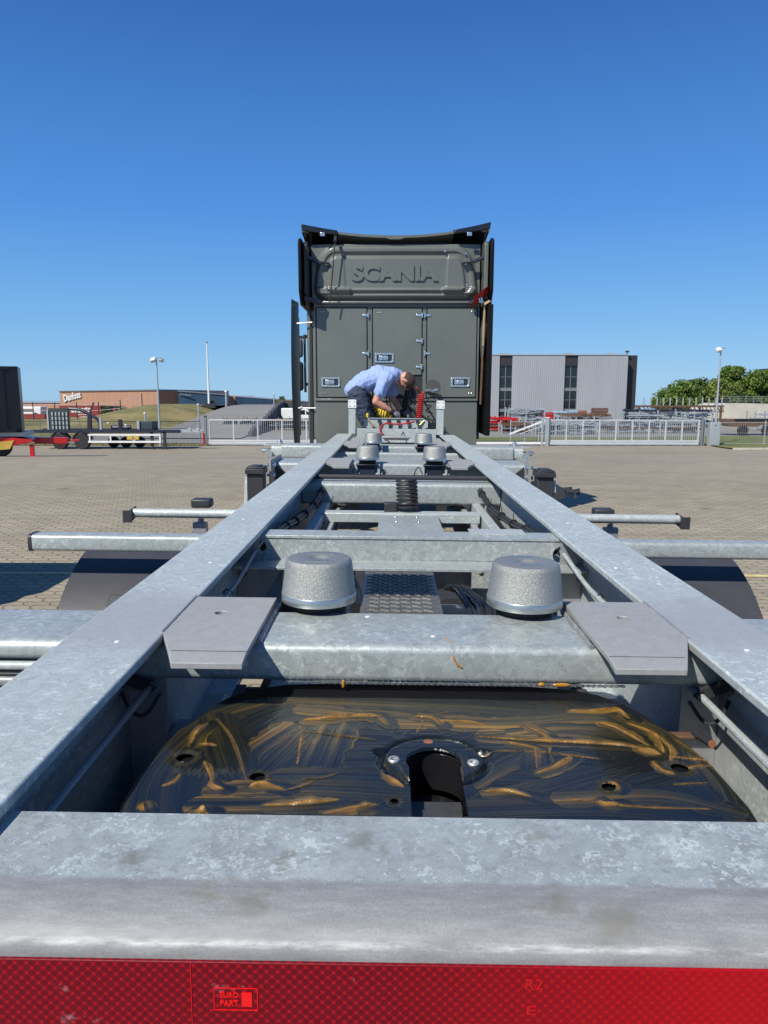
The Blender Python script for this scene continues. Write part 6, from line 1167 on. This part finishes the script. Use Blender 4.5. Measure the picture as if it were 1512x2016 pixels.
m = MB(); m.box(-18.25, -18.12, 46.2, 46.35, z + 1.2, z + 1.95); m.build('end_post', M['galv_far'], HT); m = MB(); m.box(-17.1, -16.9, 46.3, 46.5, z + 1.2, z + 1.85); m.cyl((-17.6, 46.5, z + 1.32), (-16.4, 46.5, z + 1.32), .16, n=14); m.build('winch', M['navy'], HT)
m = MB(); m.sph((-16.6, 46.2, z + 1.5), .07); m.sph((-17.7, 46.2, z + 1.62), .06); m.sph((-12.6, 46.2, z + 1.28), .05); m.sph((-12.1, 46.2, z + 1.28), .05); m.build('marker_lamp', M['white'], HT)
CB.rotation_euler.z = R(24); RT.rotation_euler.z = R(14)
# low dark wagon behind the right mesh fence
WG = thing('flat_wagon', 'low rusty brown flat wagon with dark wheels behind the right mesh fence', 'wagon', (32, 62, g(62))); z = g(62)
m = MB(); m.box(27.8, 40, 62, 64, z + .95, z + 1.35); m.prism([(28, 62, z + .95), (31, 62, z + .95), (30.5, 62, z + .75), (28.6, 62, z + .75)], (0, 2, 0)); m.build('bed', M['rust_and_shade'], WG)
m = MB(); m.box(28.6, 40, 61.9, 62.0, z + 1.3, z + 1.42); m.build('edge_rail', M['darksteel'], WG)
for x in (29.4, 31.4, 33.4, 37): wheel_y(x, 62.1, z + .42, .42, WG, 'darksteel')
# shade thrown on the yard at the left comes from a parked box trailer standing just outside the view
OT = thing('parked_box_trailer', 'parked flat trailer left of the frame whose shadow falls on the paving', 'trailer', (-6.4, 5.2, 0))
m = MB(); m.box(-9.5, -3.95, 5.38, 6.55, 1.12, 1.30); m.box(-9.5, -4.05, 5.08, 5.25, 1.15, 1.30); m.build('bed', M['darksteel'], OT); m = MB(); m.box(-9.5, -4.6, 5.5, 6.3, .5, .95); m.build('tool_box', M['darksteel'], OT)
for x in (-6.4, -8.0): wheel_y(x, 5.9, .5, .5, OT)

# ================================================================= TREES
def tree(name, x, y, z0, H, Rr, label, cat, mat='leaf', seed=1, n=2600, leaf=.34, grp=None, low=.22):
    r = random.Random(seed); t = thing(name, label, cat, (x, y, z0), grp); m = MB(); m.tube([(x, y, z0 - .3), (x + .1, y, z0 + H * .25), (x, y, z0 + H * .6)], [Rr * .07, Rr * .055, Rr * .02], 8)
    cl = []
    for i in range(30):
        a = r.uniform(0, 6.28); rr = Rr * math.sqrt(r.random()) * .78; hh = z0 + H * (low + (1 - low) * (r.random() ** .8) * .9); k = 1 - .55 * abs((hh - z0) / H - .5) * 1.6
        c = Vector((x + rr * math.cos(a) * k, y + rr * math.sin(a) * k, hh)); cl.append((c, Rr * r.uniform(.26, .46)))
        if i < 7: m.tube([(x, y, z0 + H * .3), tuple((Vector((x, y, z0 + H * .35)) + c) / 2 + Vector((0, 0, .1))), tuple(c)], [Rr * .03, Rr * .02, Rr * .008], 5)
    m.build('trunk', M['bark'], t)
    V = []; F = []
    for i in range(n):
        c, s = cl[r.randrange(len(cl))]; d = Vector((r.gauss(0, 1), r.gauss(0, 1), r.gauss(0, 1))).normalized() * s * (r.random() ** .35); p = c + Vector((d.x, d.y, d.z * .8))
        if p.z < z0 + .1: continue
        nrm = Vector((r.gauss(0, 1), r.gauss(0, 1), r.gauss(0, 1) + .6)).normalized(); a = nrm.orthogonal().normalized(); b = nrm.cross(a); q = leaf * r.uniform(.5, 1.2); k = len(V)
        V += [p + a * q * .5, p + b * q * .35, p - a * q * .5, p - b * q * .35 + nrm * q * .1]; F.append((k, k + 1, k + 2, k + 3))
    me = bpy.data.meshes.new('crown'); me.from_pydata([tuple(v - Vector((x, y, z0))) for v in V], [], F); me.materials.append(M[mat]); o = bpy.data.objects.new('crown', me); COL.objects.link(o); o.parent = t; return t
G_ = 'trees along the right skyline'
for i, (x, z, H, Rr, mt, lb) in enumerate(((48.6, -1.6, 3.9, 2.6, 'leaf', 'small round tree at the left end of the tree line'), (51.6, -1.6, 5.3, 2.8, 'leaf', 'broad bright green tree second from the left of the tree line'), (54.8, -1.6, 6.0, 2.6, 'leaf3', 'dark green tree just left of the right lamp post'), (57.8, -1.6, 5.9, 2.8, 'leaf2', 'olive green tree right of the right lamp post'), (60.3, -1.6, 8.3, 2.1, 'leaf', 'tallest airy tree rising above the line with a ragged top'), (62.2, -1.6, 6.7, 2.9, 'leaf2', 'low olive tree in front of the tallest tree'), (64.3, -1.6, 7.2, 2.9, 'leaf', 'large leafy tree at the right edge below the dark roof'), (67.4, -1.6, 7.6, 3.2, 'leaf', 'leafy tree cut by the right border of the picture'), (50.2, -1.6, 3.2, 2.4, 'leaf2', 'low bush filling the gap under the dark green tree'), (59.2, -1.6, 3.9, 2.6, 'leaf3', 'low dark bush between the trees at the right'))):
    tree('broadleaf_tree', x, 130 + (i % 3) * 2.5, z, H, Rr * 1.3, lb, 'tree', mt, 30 + i, 9500 if H > 5 else 6000, .42, G_, .10 if H < 8 else .22)
for i, (x, y, z, H, Rr, mt, lb) in enumerate(((-14.4, 98.4, .25, 1.3, .5, 'leaf2', 'narrow bush beside the white topped post above the ramp'), (-12.6, 98.6, .22, .95, .9, 'leaf2', 'rounded bush above the ramp left of the retaining wall'), (-40.8, 106, -1.5, 1.5, .8, 'leaf3', 'dark bush right of the red container'), (-38.4, 106, -1.5, 1.6, 1.0, 'leaf3', 'second dark bush between container and fence'), (-22.6, 93, .2, .9, .5, 'leaf3', 'small dark bush at the foot of the flagpole'), (-8.2, 101, .28, .5, .5, 'leaf2', 'tiny bush on top of the retaining wall'))):
    tree('bush', x, y, z, H, Rr, lb, 'bush', mt, 60 + i, 700, .16, 'bushes on the bank', .1)
# tufts of dry grass along kerb and gates
m = MB(); r = random.Random(9)
for i in range(900):
    if i % 2: x, y = r.uniform(-40, -12.4), 49.55 + r.random() * .3
    else: x, y = r.uniform(21.5, 45), 46.05 + r.random() * .5
    h = r.uniform(.04, .16); a = r.uniform(0, 3.14); dx, dy = .04 * math.cos(a), .04 * math.sin(a); z = g(y) + (.1 if not i % 2 else 0); m.add([(x - dx, y - dy, z), (x + dx, y + dy, z), (x + r.uniform(-.05, .05), y, z + h)], [(0, 1, 2)])
o = m.build('grass_tufts', M['grass'], smooth=False); o['kind'] = 'stuff'; o['label'] = 'dry grass tufts along fence and kerb'; o['category'] = 'grass'
